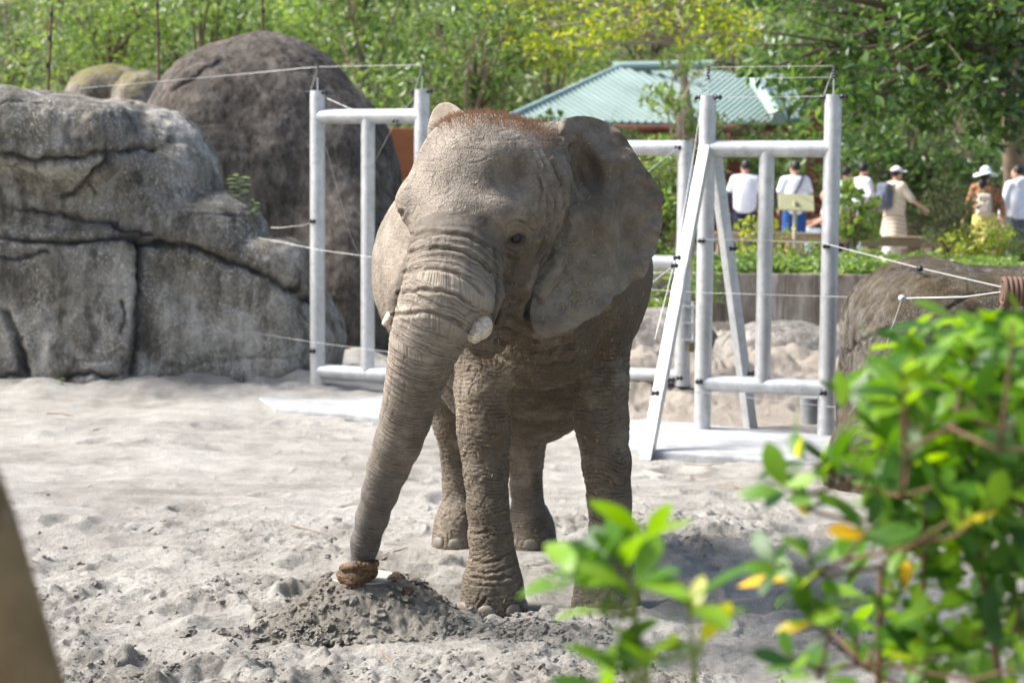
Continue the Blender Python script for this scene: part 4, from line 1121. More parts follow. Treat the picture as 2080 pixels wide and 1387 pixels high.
def swing_gate():
    Ya, Yb = 18.9, 18.2
    a, b = W(880, 540, Ya), W(1389, 540, Yb)
    root = empty('swing_gate', (b.x, Yb, 0)); tag(root, 'wide steel pipe swing gate hanging behind the elephant', 'gate'); o0 = Vector(root.location)
    A, B = Vector((a.x, Ya, 0)), Vector((b.x, Yb, 0)); Z = Vector((0, 0, 1)); r = 0.077
    hi, mid, lo = zat(298, Yb), zat(532, Yb), zat(762, Yb)
    for P in (A, B): pipe('post', P + Z * (lo - 0.09), P + Z * (hi + 0.07), r, root, o0)
    for z in (hi, mid, lo): pipe('rail', A + Z * z, B + Z * z, r * 0.97, root, o0)
    for q in ((1377, 300, 18.05), (1380, 768, 18.05)): insulator(W(*q), root, o0)
    for z in (622, 656, 690):                                     # latch plates and pin
        c = W(1403, z, 18.15) - o0; m = MB(); m.box(c, (0.16, 0.10, 0.022)); m.build('latch_plate', STEEL, root, False, 0.003)
    p0, p1 = W(1408, 612, 18.12) - o0, W(1408, 704, 18.12) - o0; MB().tube([p0, p1], 0.017, 10).build('latch_pin', STEEL, root, True)
    c = W(1404, 705, 18.1) - o0; MB().box(c, (0.06, 0.04, 0.09)).build('padlock', simple_mat('old_brass', (0.12, 0.09, 0.05), 0.5), root, False, 0.008)
swing_gate()

# ---- electric wires
def wire(label, pts, r=0.0035, sag=0.0):
    r = r * 0.72
    P = [Vector(p) for p in pts]; out = []
    for a, b in zip(P[:-1], P[1:]):
        for k in range(8):
            t = k / 8; out.append(a.lerp(b, t) - Vector((0, 0, sag * 4 * t * (1 - t))))
    out.append(P[-1]); c = out[0].copy()
    o = MB().tube([p - c for p in out], r, 6).build('fence_wire', WIRE, None, True); o.location = c; tag(o, label, 'wire', 'electric fence wires')
top_l, top_r = LA + Vector((0, 0, zat(190, LY0) + 0.26)), LB + Vector((0, 0, zat(190, LY0) + 0.26))
wire('thin wire joining the post tops of the frame beside the rock wall', [top_l, top_r])
wire('thin wire running from the rock wall top to the nearest frame post top', [W(160, 180, 20.4), W(480, 152, 20.1), top_l])
wire('wire slanting from a post top down across the rail beside the rock wall', [W(664, 200, 19.55), W(735, 232, 19.1)])
wire('wire slanting from the post top by the folded ear to the rail', [W(848, 190, 19.1), W(804, 246, 19.05), W(760, 330, 19.5)])
wire('wire falling steeply behind the frame posts in front of the dark boulder', [W(662, 300, 19.9), W(712, 480, 20.1), W(728, 515, 20.2)])
wire('slack wire tied from the shoulder of the rock wall to the post', [W(550, 462, 20.1), W(590, 460, 19.9), W(632, 453, 19.62)], 0.004, 0.01)
wire('fence wire crossing the two posts at elephant eye height', [W(525, 483, 19.9), W(650, 508, 19.45), W(760, 523, 19.1), W(900, 548, 18.6)])
wire('fence wire crossing the two posts near the knee rail', [W(500, 674, 19.9), W(650, 697, 19.45), W(800, 716, 19.1), W(900, 730, 18.8)])
rt0, rt1 = RA + Vector((0, 0, zat(193, RY0) + 0.26)), RB + Vector((0, 0, zat(193, RY0) + 0.26))
wire('topmost thin wire joining the post tops of the braced frame', [rt0, rt1])
wire('second wire between the insulator stacks of the braced frame', [rt0 - Vector((0, 0, 0.10)), rt1 - Vector((0, 0, 0.10))])
wire('wire between the post caps of the braced frame just above its top rail', [RA + Vector((0.09, -0.05, zat(193, RY0) - 0.01)), RB + Vector((-0.09, -0.05, zat(193, RY0) - 0.01))])
wire('wire slanting down from the braced frame post to the slanted brace', [W(1426, 200, 16.6), W(1408, 320, 16.4), W(1372, 525, 16.0), W(1330, 690, 15.6)], 0.004)
wire('pale wire from the ear side of the elephant up to the swing gate post', [W(1376, 301, 17.98), W(1320, 346, 17.4), W(1280, 380, 17.0)], 0.006)
wire('yellowish wire from the slanted brace down behind the elephant flank', [W(1368, 540, 15.95), W(1305, 590, 16.2), W(1270, 612, 16.3)], 0.006)
COIL = W(2040, 592, 12.6)
wire('long pale wire from the braced frame to the ribbed brown coil', [W(1672, 494, 16.28), W(1870, 545, 14.2), COIL + Vector((-0.02, 0, 0.03))], 0.006)
wire('wire crossing the braced frame at mid height', [W(1300, 587, 16.8), W(1430, 595, 16.62), W(1680, 602, 16.2), W(1832, 606, 14.6)], 0.004)
wire('wire from the white ring insulator to the ribbed brown coil', [W(1832, 606, 13.3), W(1960, 603, 12.9), COIL], 0.005)
wire('thin wire dropping from the white ring insulator over the boulder', [W(1832, 606, 13.3), W(1800, 700, 13.0)], 0.003)
wire('lowest fence wire crossing the slanted brace and frame posts', [W(1330, 790, 15.4), W(1425, 797, 16.5), W(1680, 825, 16.2), W(1740, 832, 15.2)], 0.004)
wire('short wire crossing the braced frame behind its middle post', [W(1420, 486, 16.6), W(1556, 489, 16.48), W(1670, 493, 16.3)], 0.004)
# insulators on the boulder
for lab, q, m in (('small black insulator on the long wire above the brown boulder', (1868, 545, 14.15), BLACK), ('white ring insulator on the face of the brown boulder', (1832, 606, 13.28), WIRE)):
    p = W(*q); r0 = empty('ring_insulator', p); tag(r0, lab, 'insulator')
    b = MB(); b.tube([Vector((0, 0.03, 0)), Vector((0, 0.01, 0)), Vector((0, -0.01, 0)), Vector((0, -0.03, 0))], [0.012, 0.026, 0.026, 0.012], 12); b.build('spool', m, r0, True)
    MB().tube([Vector((0, -0.04, 0)), Vector((0, 0.35, -0.02))], 0.006, 6).build('bolt', BLACK, r0)
cr = empty('ribbed_coil', COIL); tag(cr, 'reddish brown ribbed coil on the boulder where two wires meet', 'coil')
for k in range(5):
    b = MB(); prof = []
    for j in range(13):
        a = 2 * math.pi * j / 12; prof.append((math.cos(a) * 0.018, 0.07 + math.sin(a) * 0.014))
    ring = [Vector((0.034 * k, math.cos(t_) * 0.066, math.sin(t_) * 0.085)) for t_ in [2 * math.pi * i / 20 for i in range(21)]]
    b.tube(ring, 0.019, 8, False); b.build('turn', simple_mat('brown_rubber', (0.12, 0.07, 0.05), 0.7), cr, True)
MB().tube([Vector((-0.02, 0.0, 0)), Vector((0.2, 0.0, 0))], [0.06, 0.06], 12).build('core', simple_mat('brown_core', (0.10, 0.06, 0.045), 0.8), cr, True)
MB().tube([Vector((0.09, 0.05, -0.02)), Vector((0.10, 0.9, -0.35))], 0.03, 8).build('bracket', simple_mat('bracket', (0.10, 0.07, 0.05), 0.8), cr, True)

# rusty rods standing on the rocks
RUST = simple_mat('rusty_steel', (0.11, 0.06, 0.04), 0.85, 0.35, 12, 0.4)
for lab, q0, q1 in (('rusty rod leaning beside the low mossy boulder', (92, 185, 24), (106, 12, 24)), ('rusty rod beside the huge dark boulder flank', (323, 125, 27), (318, -60, 27)), ('rusty rod on the crown of the huge dark boulder', (535, 58, 25.6), (532, -60, 25.6))):
    a, b = W(*q0), W(*q1); r0 = empty('steel_rod', a); tag(r0, lab, 'rod', 'rusty rods on the rocks')
    MB().tube([Vector((0, 0, -0.6)), b - a], 0.017, 8).build('bar', RUST, r0, True)
    for t_ in (0.3, 0.62, 0.9):
        c_ = (b - a) * t_; MB().tube([c_ - Vector((0, 0, 0.035)), c_, c_ + Vector((0, 0, 0.035))], [0.018, 0.03, 0.018], 8).build('insulator', BLACK, r0, True)
# orange board and yellow object behind the frame
ob = W(832, 330, 27.2); b0 = empty('board', (ob.x, ob.y, 0)); tag(b0, 'flat orange brown board between the dark boulder and the frame post', 'board')
MB().box((0, 0, 1.45), (0.62, 0.05, 3.2)).build('sheet', simple_mat('orange_board', (0.34, 0.13, 0.055), 0.8, 0.15), b0, False, 0.008)
for s_ in (-0.27, 0.27): MB().box((s_, 0.07, 1.2), (0.07, 0.08, 2.8)).build('stake', RUST, b0)
yo = W(826, 365, 26.6); y0 = empty('barrier', (yo.x, yo.y, 0)); tag(y0, 'yellow and blue barrier edge beside the orange board', 'barrier')
MB().box((0, 0, 1.32), (0.30, 0.06, 1.95)).build('panel', simple_mat('yellow_paint', (0.72, 0.42, 0.02), 0.5, 0.1), y0, False, 0.01)
MB().box((0.02, -0.036, 2.0), (0.05, 0.01, 0.5), Matrix.Rotation(0.1, 3, 'Y')).build('stripe', simple_mat('blue_paint', (0.03, 0.06, 0.12), 0.5, 0.1), y0)
# grey bucket on the bank
bk = W(1648, 852, 17.25); k0 = empty('bucket', (bk.x, bk.y, 0.02)); tag(k0, 'small grey bucket beside the braced frame post on the bank', 'bucket')
m = MB(); m.tube([(0, 0, -0.02), (0, 0, 0.24), (0, 0, 0.25), (0, 0, 0.23), (0, 0, 0.02)], [0.085, 0.115, 0.115, 0.105, 0.08], 20); m.build('pail', simple_mat('grey_plastic', (0.20, 0.21, 0.22), 0.6), k0, True)
MB().tube([Vector((0.115 * math.cos(t_), 0.0, 0.24 + 0.09 * math.sin(t_))) for t_ in [math.pi * i / 10 for i in range(11)]], 0.004, 6).build('handle', STEEL, k0, True)
# ================================================================== pavilion
def pavilion():
    root = empty('pavilion', (6.0, 44.0, TZ)); tag(root, 'open pavilion with green ribbed metal roof behind the trees', 'pavilion'); o0 = Vector(root.location)
    t = NT('green_roof_metal'); c = t.coord()
    col = t.ramp(t.noise(c, 0.8, 5, .6), [(0.3, (0.15, 0.205, 0.188)), (0.7, (0.21, 0.28, 0.26))])
    G = t.done(col, 0.75, t.bump(t.noise(c, 12, 4), .15, .01), 0.2, 0.0)
    G2 = simple_mat('ridge_cap', (0.22, 0.30, 0.28), 0.6, 0.12, 2, 0.1)
    WOOD = simple_mat('red_brown_timber', (0.13, 0.045, 0.025), 0.7, 0.3, 3, 0.2)
    def plane(poly, rib_dir, step):
        """poly: [(px,py,Y)...] planar-ish; rib_dir in px"""
        n = len(poly); A_, B_, C_ = W(*poly[0]), W(*poly[1]), W(*poly[-1])
        nrm = (B_ - A_).cross(C_ - A_).normalized()
        if nrm.z < 0: nrm = -nrm
        c0_ = Vector((0, 0, CAMZ)); P = []
        for q in poly:
            d_ = W(*q) - c0_; P.append(c0_ + d_ * ((A_ - c0_).dot(nrm) / d_.dot(nrm)))
        m = MB(); top = [p - o0 for p in P]; bot = [p - nrm * 0.06 - o0 for p in P]
        m.add(top + bot, [tuple(range(n)), tuple(range(n, 2 * n))[::-1]] + [(i, (i + 1) % n, n + (i + 1) % n, n + i) for i in range(n)])
        sheet_ = m.build('roof', G, root)
        a = np.array([[q[0], q[1]] for q in poly], float); d = np.array(rib_dir, float); d /= np.hypot(*d); nn = np.array([-d[1], d[0]])
        pr = a @ nn
        def to3(pt):                                     # pixel ray -> roof plane
            ray = CAM_ROT @ Vector(((pt[0] - 1040) / FPX, -(pt[1] - 693.5) / FPX, -1)); c0 = Vector((0, 0, CAMZ))
            return c0 + ray * ((P[0] - c0).dot(nrm) / ray.dot(nrm))
        s_ = pr.min() + step / 2
        while s_ < pr.max():
            hits = []
            for i in range(n):
                p, q = a[i], a[(i + 1) % n]; sp, sq = p @ nn - s_, q @ nn - s_
                if sp * sq < 0: hits.append(p + (q - p) * (sp / (sp - sq)))
            if len(hits) >= 2:
                u, v = to3(hits[0]), to3(hits[1])
                if (u - v).length > 0.15:
                    MB().tube([u + nrm * .0 - o0, v - o0], 0.05, 6).build('roof_rib', G, root, True)
            s_ += step
    plane([(1018, 246, 40), (1365, 250, 43), (1440, 250, 43.5), (1440, 132, 47), (1262, 134, 47)], (97, 60), 8.2)
    plane([(1430, 250, 42), (1592, 246, 40.5), (1536, 160, 43.5), (1430, 140, 45.5)], (65, -52), 8.2)
    plane([(1592, 246, 40.5), (1640, 240, 43), (1600, 150, 46), (1536, 160, 43.5)], (30, 60), 9)
    def cap(a, b, r):
        a, b = W(*a), W(*b); MB().tube([a - o0, b - o0], r, 14).build('ridge_cap', G2, root, True)
    cap((1530, 160, 43.4), (1582, 240, 40.4), 0.15); cap((1245, 136, 46.9), (1450, 132, 46.9), 0.12); cap((1018, 245, 39.9), (1255, 137, 46.8), 0.07)
    for q in ((1494, 44), (1655, 42), (1560, 46), (1180, 44), (1320, 45)):
        p = W(q[0], 300, q[1]) - o0; MB().box((p.x, p.y, 1.5), (0.34, 0.34, 3.0)).build('column', WOOD, root, False, 0.02)
    a, b = W(1030, 262, 41), W(1600, 262, 41.5); a -= o0; b -= o0
    MB().tube([a, b], 0.09, 8).build('beam', WOOD, root)
    return WOOD
WOOD = pavilion()
TIMBER = simple_mat('weathered_plank', (0.27, 0.20, 0.125), 0.75, 0.2, 4, 0.3)
def bench(label, x0, x1, Y, py):
    z = W((x0 + x1) / 2, py, Y).z; a, b = W(x0, py, Y).x, W(x1, py, Y).x
    root = empty('bench', ((a + b) / 2, Y, TZ)); tag(root, label, 'bench', 'plank benches along the path'); L = b - a; h = z - TZ
    for k in range(3): MB().box((0, (k - 1) * 0.125, h - 0.02), (L, 0.115, 0.05)).build('plank', TIMBER, root, False, 0.006)
    MB().box((0, -0.17, h - 0.10), (L * .98, 0.03, 0.11)).build('apron', TIMBER, root)
    n = max(2, int(L / 1.3) + 1)
    for k in range(n):
        x = -L / 2 + 0.2 + (L - 0.4) * k / (n - 1)
        MB().box((x, 0, (h - 0.05) / 2 - 0.02), (0.13, 0.30, h - 0.02)).build('leg', simple_mat('bench_leg', (0.14, 0.12, 0.075), 0.8), root, False, 0.01)
bench('long plank bench beside the round-leaved sapling', 1742, 1930, 29.6, 481)
bench('plank bench behind the sloped sign board', 1440, 1716, 30.6, 473)
bench('short plank bench by the person in the white hoodie', 2005, 2140, 29.8, 489)
def rail_fence():
    a, b = W(1455, 480, 37).x, W(1730, 480, 37).x
    root = empty('rail_fence', ((a + b) / 2, 37.2, TZ)); tag(root, 'dark brown timber rail fence behind the two people in white shirts', 'fence'); L = b - a
    for z in (0.38, 0.72, 1.15): MB().box((0, 0, z), (L, 0.09, 0.11)).build('rail', WOOD, root, False, 0.01)
    for k in range(5): MB().box((-L / 2 + L * k / 4, 0.07, 0.6), (0.13, 0.13, 1.3)).build('post', WOOD, root, False, 0.01)
rail_fence()
def info_sign():
    p = W(1614, 480, 29.3); root = empty('sign_board', (p.x, p.y, 0.98)); tag(root, 'sloped blank-backed information sign on a thin post', 'sign')
    zt = W(1614, 412, 29.3).z - 0.98
    SG = simple_mat('sign_back', (0.28, 0.28, 0.17), 0.6, 0.1, 2, 0.1)
    MB().box((0.02, 0.05, zt), (0.56, 0.03, 0.34), Matrix.Rotation(R(-42), 3, 'X') @ Matrix.Rotation(R(3), 3, 'Y')).build('panel', SG, root, False, 0.006)
    MB().tube([(0, 0, -0.1), (0, 0, zt + 0.02)], 0.032, 12).build('post', simple_mat('sign_post', (0.36, 0.34, 0.25), 0.6), root, True)
info_sign()

# ================================================================== people
SKIN = simple_mat('skin', (0.46, 0.27, 0.19), 0.55, 0.08, 8, 0.05)
HAIR = simple_mat('black_hair', (0.018, 0.015, 0.014), 0.5, 0.2, 40, 0.3)
_cm = {}
def cloth(name, col, rough=0.85):
    if name not in _cm: _cm[name] = simple_mat(name, col, rough, 0.10, 5, 0.25, 0.15, bscale=18, bdist=0.015)
    return _cm[name]
def person(label, x, y, head, h=1.70, arms=None, legs=None, lean=0.0, hips=0.0, garments=(), hair='short', turn=0.0, zb=TZ, cat='person'):
    """local axes: x right, y forward, z up.  arms: (elbow, wrist) per side, legs: (knee, ankle) per side"""
    root = empty('person', (x, y, zb), head); tag(root, label, cat)
    k = h / 1.70
    hp = 0.90 + hips
    LE = legs or [((-0.10, 0.02, 0.48), (-0.11, -0.02, 0.08)), ((0.10, 0.02, 0.48), (0.11, -0.02, 0.08))]
    AR = arms or [((-0.26, -0.04, 1.12 + hips), (-0.27, 0.06, 0.87 + hips)), ((0.26, -0.04, 1.12 + hips), (0.27, 0.06, 0.87 + hips))]
    sh = 1.39 + hips; ly = lean
    neck = np.array([0, ly, sh + 0.06]); hd = np.array([0.0, ly + 0.03, sh + 0.21])
    ct, st = math.cos(turn), math.sin(turn)
    HMx = np.array([[ct, -st, 0], [st, ct, 0], [0, 0, 1.0]])
    def hh(p): return hd + HMx @ np.array(p)
    def body(P):
        d = d_ell(P, (0, 0, hp + 0.02), (0.155, 0.105, 0.14)); d = smin(d, d_ell(P, (0, ly * .6, sh - 0.18), (0.165, 0.105, 0.25)), 0.12)
        d = smin(d, d_seg(P, (-0.15, ly, sh), (0.15, ly, sh), 0.055, 0.055), 0.07)
        d = smin(d, d_seg(P, neck - np.array([0, 0, .05]), hd - np.array([0, .01, .06]), 0.055, 0.05), 0.03)
        d = smin(d, d_ell(P, hd, (0.076, 0.094, 0.112), HMx), 0.02)
        d = smin(d, d_ell(P, hh((0, 0.06, -0.07)), (0.045, 0.04, 0.04), HMx), 0.03)              # jaw
        d = smin(d, d_ell(P, hh((0, 0.098, -0.012)), (0.012, 0.018, 0.022), HMx), 0.012)         # nose
        for s_ in (-1, 1):
            d = smin(d, d_ell(P, hh((s_ * 0.078, -0.005, -0.01)), (0.012, 0.02, 0.03), HMx), 0.008)  # ears
            d = smax(d, -d_ell(P, hh((s_ * 0.032, 0.098, 0.012)), (0.013, 0.015, 0.008), HMx), 0.008)  # eye sockets
        d = smax(d, -d_ell(P, hh((0, 0.102, -0.062)), (0.022, 0.012, 0.004), HMx), 0.005)           # mouth
        for s_, (el, wr) in zip((-1, 1), AR):
            el, wr = np.array(el), np.array(wr); a = np.array([s_ * 0.19, ly, sh - 0.01])
            d = smin(d, d_chain(P, [a, el, wr], [0.052, 0.041, 0.028], 0.02), 0.03)
            f = (wr - el) / np.linalg.norm(wr - el); side = np.cross(f, [0, 1, 0]) if abs(f[1]) < 0.8 else np.cross(f, [0, 0, 1]); side /= np.linalg.norm(side); up = np.cross(side, f)
            pm = wr + f * 0.055
            M = np.stack([up, f, side], 1); d = smin(d, d_ell(P, pm, (0.042, 0.05, 0.018), M), 0.012)
            for j, (o_, ln) in enumerate(((-0.028, .060), (-0.009, .075), (0.010, .07), (0.028, .055))):
                b = pm + up * o_ + f * 0.04; m_ = b + f * ln * .55 + side * 0.008 * -s_; e = b + f * ln - side * 0.025 * s_
                d = smin(d, d_chain(P, [b, m_, e], [0.010, 0.009, 0.008]), 0.004)
            b = pm - up * 0.035 - f * 0.02; d = smin(d, d_chain(P, [b, b - up * .025 + f * .03, b - up * .028 + f * .06], [0.012, 0.011, 0.009]), 0.006)
        for s_, (kn, an) in zip((-1, 1), LE):
            kn, an = np.array(kn), np.array(an); a = np.array([s_ * 0.085, 0, hp - 0.02])
            d = smin(d, d_chain(P, [a, kn, kn * .55 + an * .45 + np.array([0, -.02, 0]), an], [0.085, 0.056, 0.053, 0.036], 0.03), 0.04)
            d = smin(d, d_seg(P, an + np.array([0, -0.03, -0.04]), an + np.array([0, 0.13, -0.05]), 0.036, 0.030), 0.03)
        return d
    allp = np.array([p for pr in (list(AR) + list(LE)) for p in pr] + [list(hd)])
    lo = np.minimum(allp.min(0), [-0.32, -0.25, 0]) - 0.22; hi = np.maximum(allp.max(0), [0.32, 0.3, hd[2]]) + 0.22; lo[2] = max(lo[2], -0.05)
    def mk(name, f, mat, cell=0.022, parent=root, b=None, lev=0):
        v, q = nets(f, lo if b is None else b[0], hi if b is None else b[1], cell)
        v, n_, q = subdivided(v, q, lev)
        return obj(name, mesh_np(name, v * k, q), mat, parent)
    mk('body', body, SKIN, 0.018, lev=0)
    ctx = dict(hp=hp, sh=sh, ly=ly, LE=LE, AR=AR, hd=hd, mk=mk, hh=hh, HM=HMx, root=root, k=k, lo=lo, hi=hi)
    for g in garments: g(ctx)
    # shoes
    for s_, (kn, an) in zip((-1, 1), LE):
        an = np.array(an)
        f = lambda P: smax(smin(d_seg(P, an + np.array([0, -0.05, -0.035]), an + np.array([0, 0.15, -0.045]), 0.050, 0.043), d_seg(P, an, an + np.array([0, 0, -0.03]), 0.048, 0.05), 0.02), -(P[:, 2] - (an[2] - 0.08)), 0.005)
        mk('shoe', f, cloth('pale_shoe', (0.55, 0.53, 0.50)), 0.016, b=(an - 0.16 + np.array([0, .03, 0]), an + np.array([0.14, 0.26, 0.12])))
    if hair == 'short':
        f = lambda P: smax(smax(d_ell(P, hh((0, -0.012, 0.016)), (0.086, 0.102, 0.112), HMx), -d_ell(P, hh((0, 0.10, -0.05)), (0.09, 0.10, 0.115), HMx), 0.02), -(P[:, 2] - (hd[2] - 0.045)), 0.02)
        mk('hair', f, HAIR, 0.015, b=(hd - .2, hd + .2))
    elif hair == 'long':
        f = lambda P: smin(smax(d_ell(P, hh((0, -0.015, 0.012)), (0.09, 0.105, 0.115), HMx), -d_ell(P, hh((0, 0.11, -0.05)), (0.08, 0.10, 0.12), HMx), 0.02), d_chain(P, [hh((0, -0.07, 0)), hh((0, -0.11, -0.14)), hh((0, -0.12, -0.26))], [0.07, 0.065, 0.045], 0.02), 0.03)
        mk('hair', f, HAIR, 0.015, b=(hd - .4, hd + .25))
    return ctx
def shirt(mat, sleeve=0.55, length=0.06, loose=0.03, undersleeve=None, name='shirt'):
    def g(c):
        hp, sh, ly = c['hp'], c['sh'], c['ly']
        def f(P):
            d = d_ell(P, (0, 0, hp + 0.06), (0.165 + loose, 0.12 + loose, 0.26)); d = smin(d, d_ell(P, (0, ly * .6, sh - 0.18), (0.175 + loose, 0.12 + loose * .8, 0.27)), 0.12)
            d = smin(d, d_seg(P, (-0.16, ly, sh), (0.16, ly, sh), 0.068, 0.068), 0.07)
            for s_, (el, wr) in zip((-1, 1), c['AR']):
                el, wr = np.array(el), np.array(wr); a = np.array([s_ * 0.19, ly, sh - 0.01])
                if sleeve <= 1: e = a + (el - a) * sleeve; d = smin(d, d_seg(P, a, e, 0.070, 0.072), 0.035)
                else: e = el + (wr - el) * (sleeve - 1); d = smin(d, d_chain(P, [a, el, e], [0.070, 0.058, 0.045], 0.02), 0.035)
            d = d + 0.006 * vnoise(P[:, 0] * 9, P[:, 1] * 9, P[:, 2] * 6, 3)
            d = smax(d, -(P[:, 2] - (hp - length)), 0.01)
            return smax(d, -d_ell(P, (0, ly + .01, sh + 0.10), (0.075, 0.075, 0.055)), 0.01)
        c['mk'](name, f, mat)
        if undersleeve:
            for s_, (el, wr) in zip((-1, 1), c['AR']):
                el, wr = np.array(el), np.array(wr); a = np.array([s_ * 0.19, c['ly'], sh - 0.01])
                c['mk']('sleeve', lambda P: d_chain(P, [a + (el - a) * .3, el, el + (wr - el) * .92], [0.056, 0.047, 0.034], 0.02), undersleeve)
    return g
def trousers(mat, end=1.0, width=0.02, name='trousers'):
    def g(c):
        def f(P):
            d = d_ell(P, (0, 0, c['hp'] + 0.03), (0.168, 0.122, 0.13))
            for s_, (kn, an) in zip((-1, 1), c['LE']):
                kn, an = np.array(kn), np.array(an); a = np.array([s_ * 0.088, 0, c['hp'] - 0.03])
                if end <= 0.6: d = smin(d, d_seg(P, a, a + (kn - a) * end / 0.5, 0.10 + width * .4, 0.085 + width), 0.03)
                else: d = smin(d, d_chain(P, [a, kn, an + np.array([0, 0, 0.03])], [0.10, 0.068 + width, 0.055 + width], 0.03), 0.03)
            return d + 0.005 * vnoise(P[:, 0] * 10, P[:, 1] * 10, P[:, 2] * 8, 6)
        c['mk'](name, f, mat)
    return g
def skirt(mat, z0, r0, r1, sway=0.0, name='skirt'):
    def g(c):
        hp = c['hp']
        def f(P):
            t = np.clip((hp + 0.10 - P[:, 2]) / (hp + 0.10 - z0), 0, 1); ang = np.arctan2(P[:, 1], P[:, 0])
            r = r0 + (r1 - r0) * t + 0.014 * t * np.sin(ang * 7)
            d = np.hypot(P[:, 0] - sway * t, P[:, 1] * 1.25) - r
            return smax(smax(d, P[:, 2] - hp - 0.10, 0.02), z0 - P[:, 2], 0.01)
        c['mk'](name, f, mat)
    return g
def hat(mat, mat2=None):
    def g(c):
        hd = c['hd']; hh = c['hh']
        def f(P):
            q = P - np.array(hh((0, 0, 0.06)))
            crown = smax(d_ell(P, hh((0, -0.005, 0.055)), (0.098, 0.112, 0.115), c['HM']), -(q[:, 2]), 0.01)
            rr = np.hypot(q[:, 0], q[:, 1]); a = np.arctan2(q[:, 1], q[:, 0])
            brim = np.maximum(np.abs(q[:, 2] + 0.02 + 0.30 * np.maximum(rr - 0.09, 0) * (0.9 + 0.8 * np.sin(2 * a + 0.7))) - 0.011, rr - 0.215)
            return smin(crown, brim, 0.015)
        c['mk']('hat', f, mat, 0.013, b=(hd - 0.33, hd + 0.33))
    return g
def cap_hat(mat):
    def g(c):
        hd = c['hd']; hh = c['hh']
        def f(P):
            q = (P - np.array(hh((0, 0, 0.045)))) @ c['HM']
            cr = smax(d_ell(P, hh((0, -0.005, 0.035)), (0.092, 0.11, 0.105), c['HM']), -q[:, 2], 0.01)
            vis = d_ell(P, hh((0, 0.13, 0.045)), (0.075, 0.085, 0.016), c['HM'])
            return smin(cr, vis, 0.012)
        c['mk']('cap', f, mat, 0.014, b=(hd - 0.28, hd + 0.28))
    return g
def bag(name, label, c, cen, rad, mat, strap=None, cat='bag'):
    """bag worn by a person, a thing of its own"""
    R3 = Matrix.Rotation(c['root'].rotation_euler.z, 3, 'Z'); k = c['k']; cen = np.array(cen)
    p = Vector(c['root'].location) + R3 @ (Vector(cen) * k)
    root = empty(name, p, c['root'].rotation_euler.z); tag(root, label, cat)
    def f(P): return d_box(P, (0, 0, 0), rad, min(rad) * 0.75) + 0.008 * vnoise(P[:, 0] * 12, P[:, 1] * 12, P[:, 2] * 12, 4)
    b = np.array(rad) + 0.06; v, q = nets(f, -b, b, 0.022); v, n_, q = subdivided(v, q, 1); obj('pouch', mesh_np('pouch', v * k, q), mat, root)
    v2, q2 = nets(lambda P: d_box(P, (0, -rad[1] * .85, -rad[2] * .25), (rad[0] * .75, rad[1] * .45, rad[2] * .5), rad[1] * .3), -b * 1.3, b * 1.3, 0.022); obj('pocket', mesh_np('pocket', v2 * k, q2), mat, root)
    for st in (strap or []):
        MB().tube([(Vector(s_) - Vector(cen)) * k for s_ in st], 0.016, 6).build('strap', mat, root, True)
    return root

WHITE = cloth('white_cotton', (0.66, 0.67, 0.72)); NAVY = cloth('navy_cloth', (0.020, 0.028, 0.055)); GREYS = cloth('charcoal_sleeve', (0.035, 0.04, 0.045))
BLUE = cloth('blue_shorts', (0.02, 0.07, 0.22)); BEIGE = cloth('beige_knit', (0.52, 0.45, 0.36)); JEANS = cloth('pale_jeans', (0.36, 0.44, 0.52)); YELL = cloth('yellow_skirt', (0.62, 0.52, 0.16))
PALEHAT = cloth('pale_hat', (0.68, 0.76, 0.80)); SLATE = cloth('slate_bag', (0.10, 0.12, 0.16)); CREAM = cloth('cream_bag', (0.50, 0.44, 0.36)); HOOD = cloth('white_hoodie', (0.66, 0.69, 0.76)); GREYP = cloth('grey_trousers', (0.10, 0.105, 0.13))
def camo():
    t = NT('camo_blouse'); c = t.coord(); n = t.noise(c, 9, 3, .5)
    return t.done(t.ramp(n, [(0.36, (0.04, 0.05, 0.03)), (0.46, (0.16, 0.11, 0.06)), (0.56, (0.42, 0.16, 0.07)), (0.64, (0.09, 0.08, 0.05))]), 0.9)
CAMO = camo()
def stripes():
    t = NT('striped_knit'); c = t.coord(); w = t.new('TexWave'); w.wave_type = 'BANDS'; w.bands_direction = 'Z'; t.link(t.mapping(c, (1, 1, 1), (0, 0, 0), (0.3, 0.2, 0)), w.inputs['Vector']); w.inputs['Scale'].default_value = 4.6; w.inputs['Distortion'].default_value = 0.6
    return t.done(t.ramp(w.outputs['Fac'], [(0.3, (0.52, 0.44, 0.35)), (0.75, (0.52, 0.44, 0.35)), (0.85, (0.23, 0.17, 0.13))]), 0.9)
STRIPE = stripes()
def px_x(px, Y): return W(px, 500, Y).x
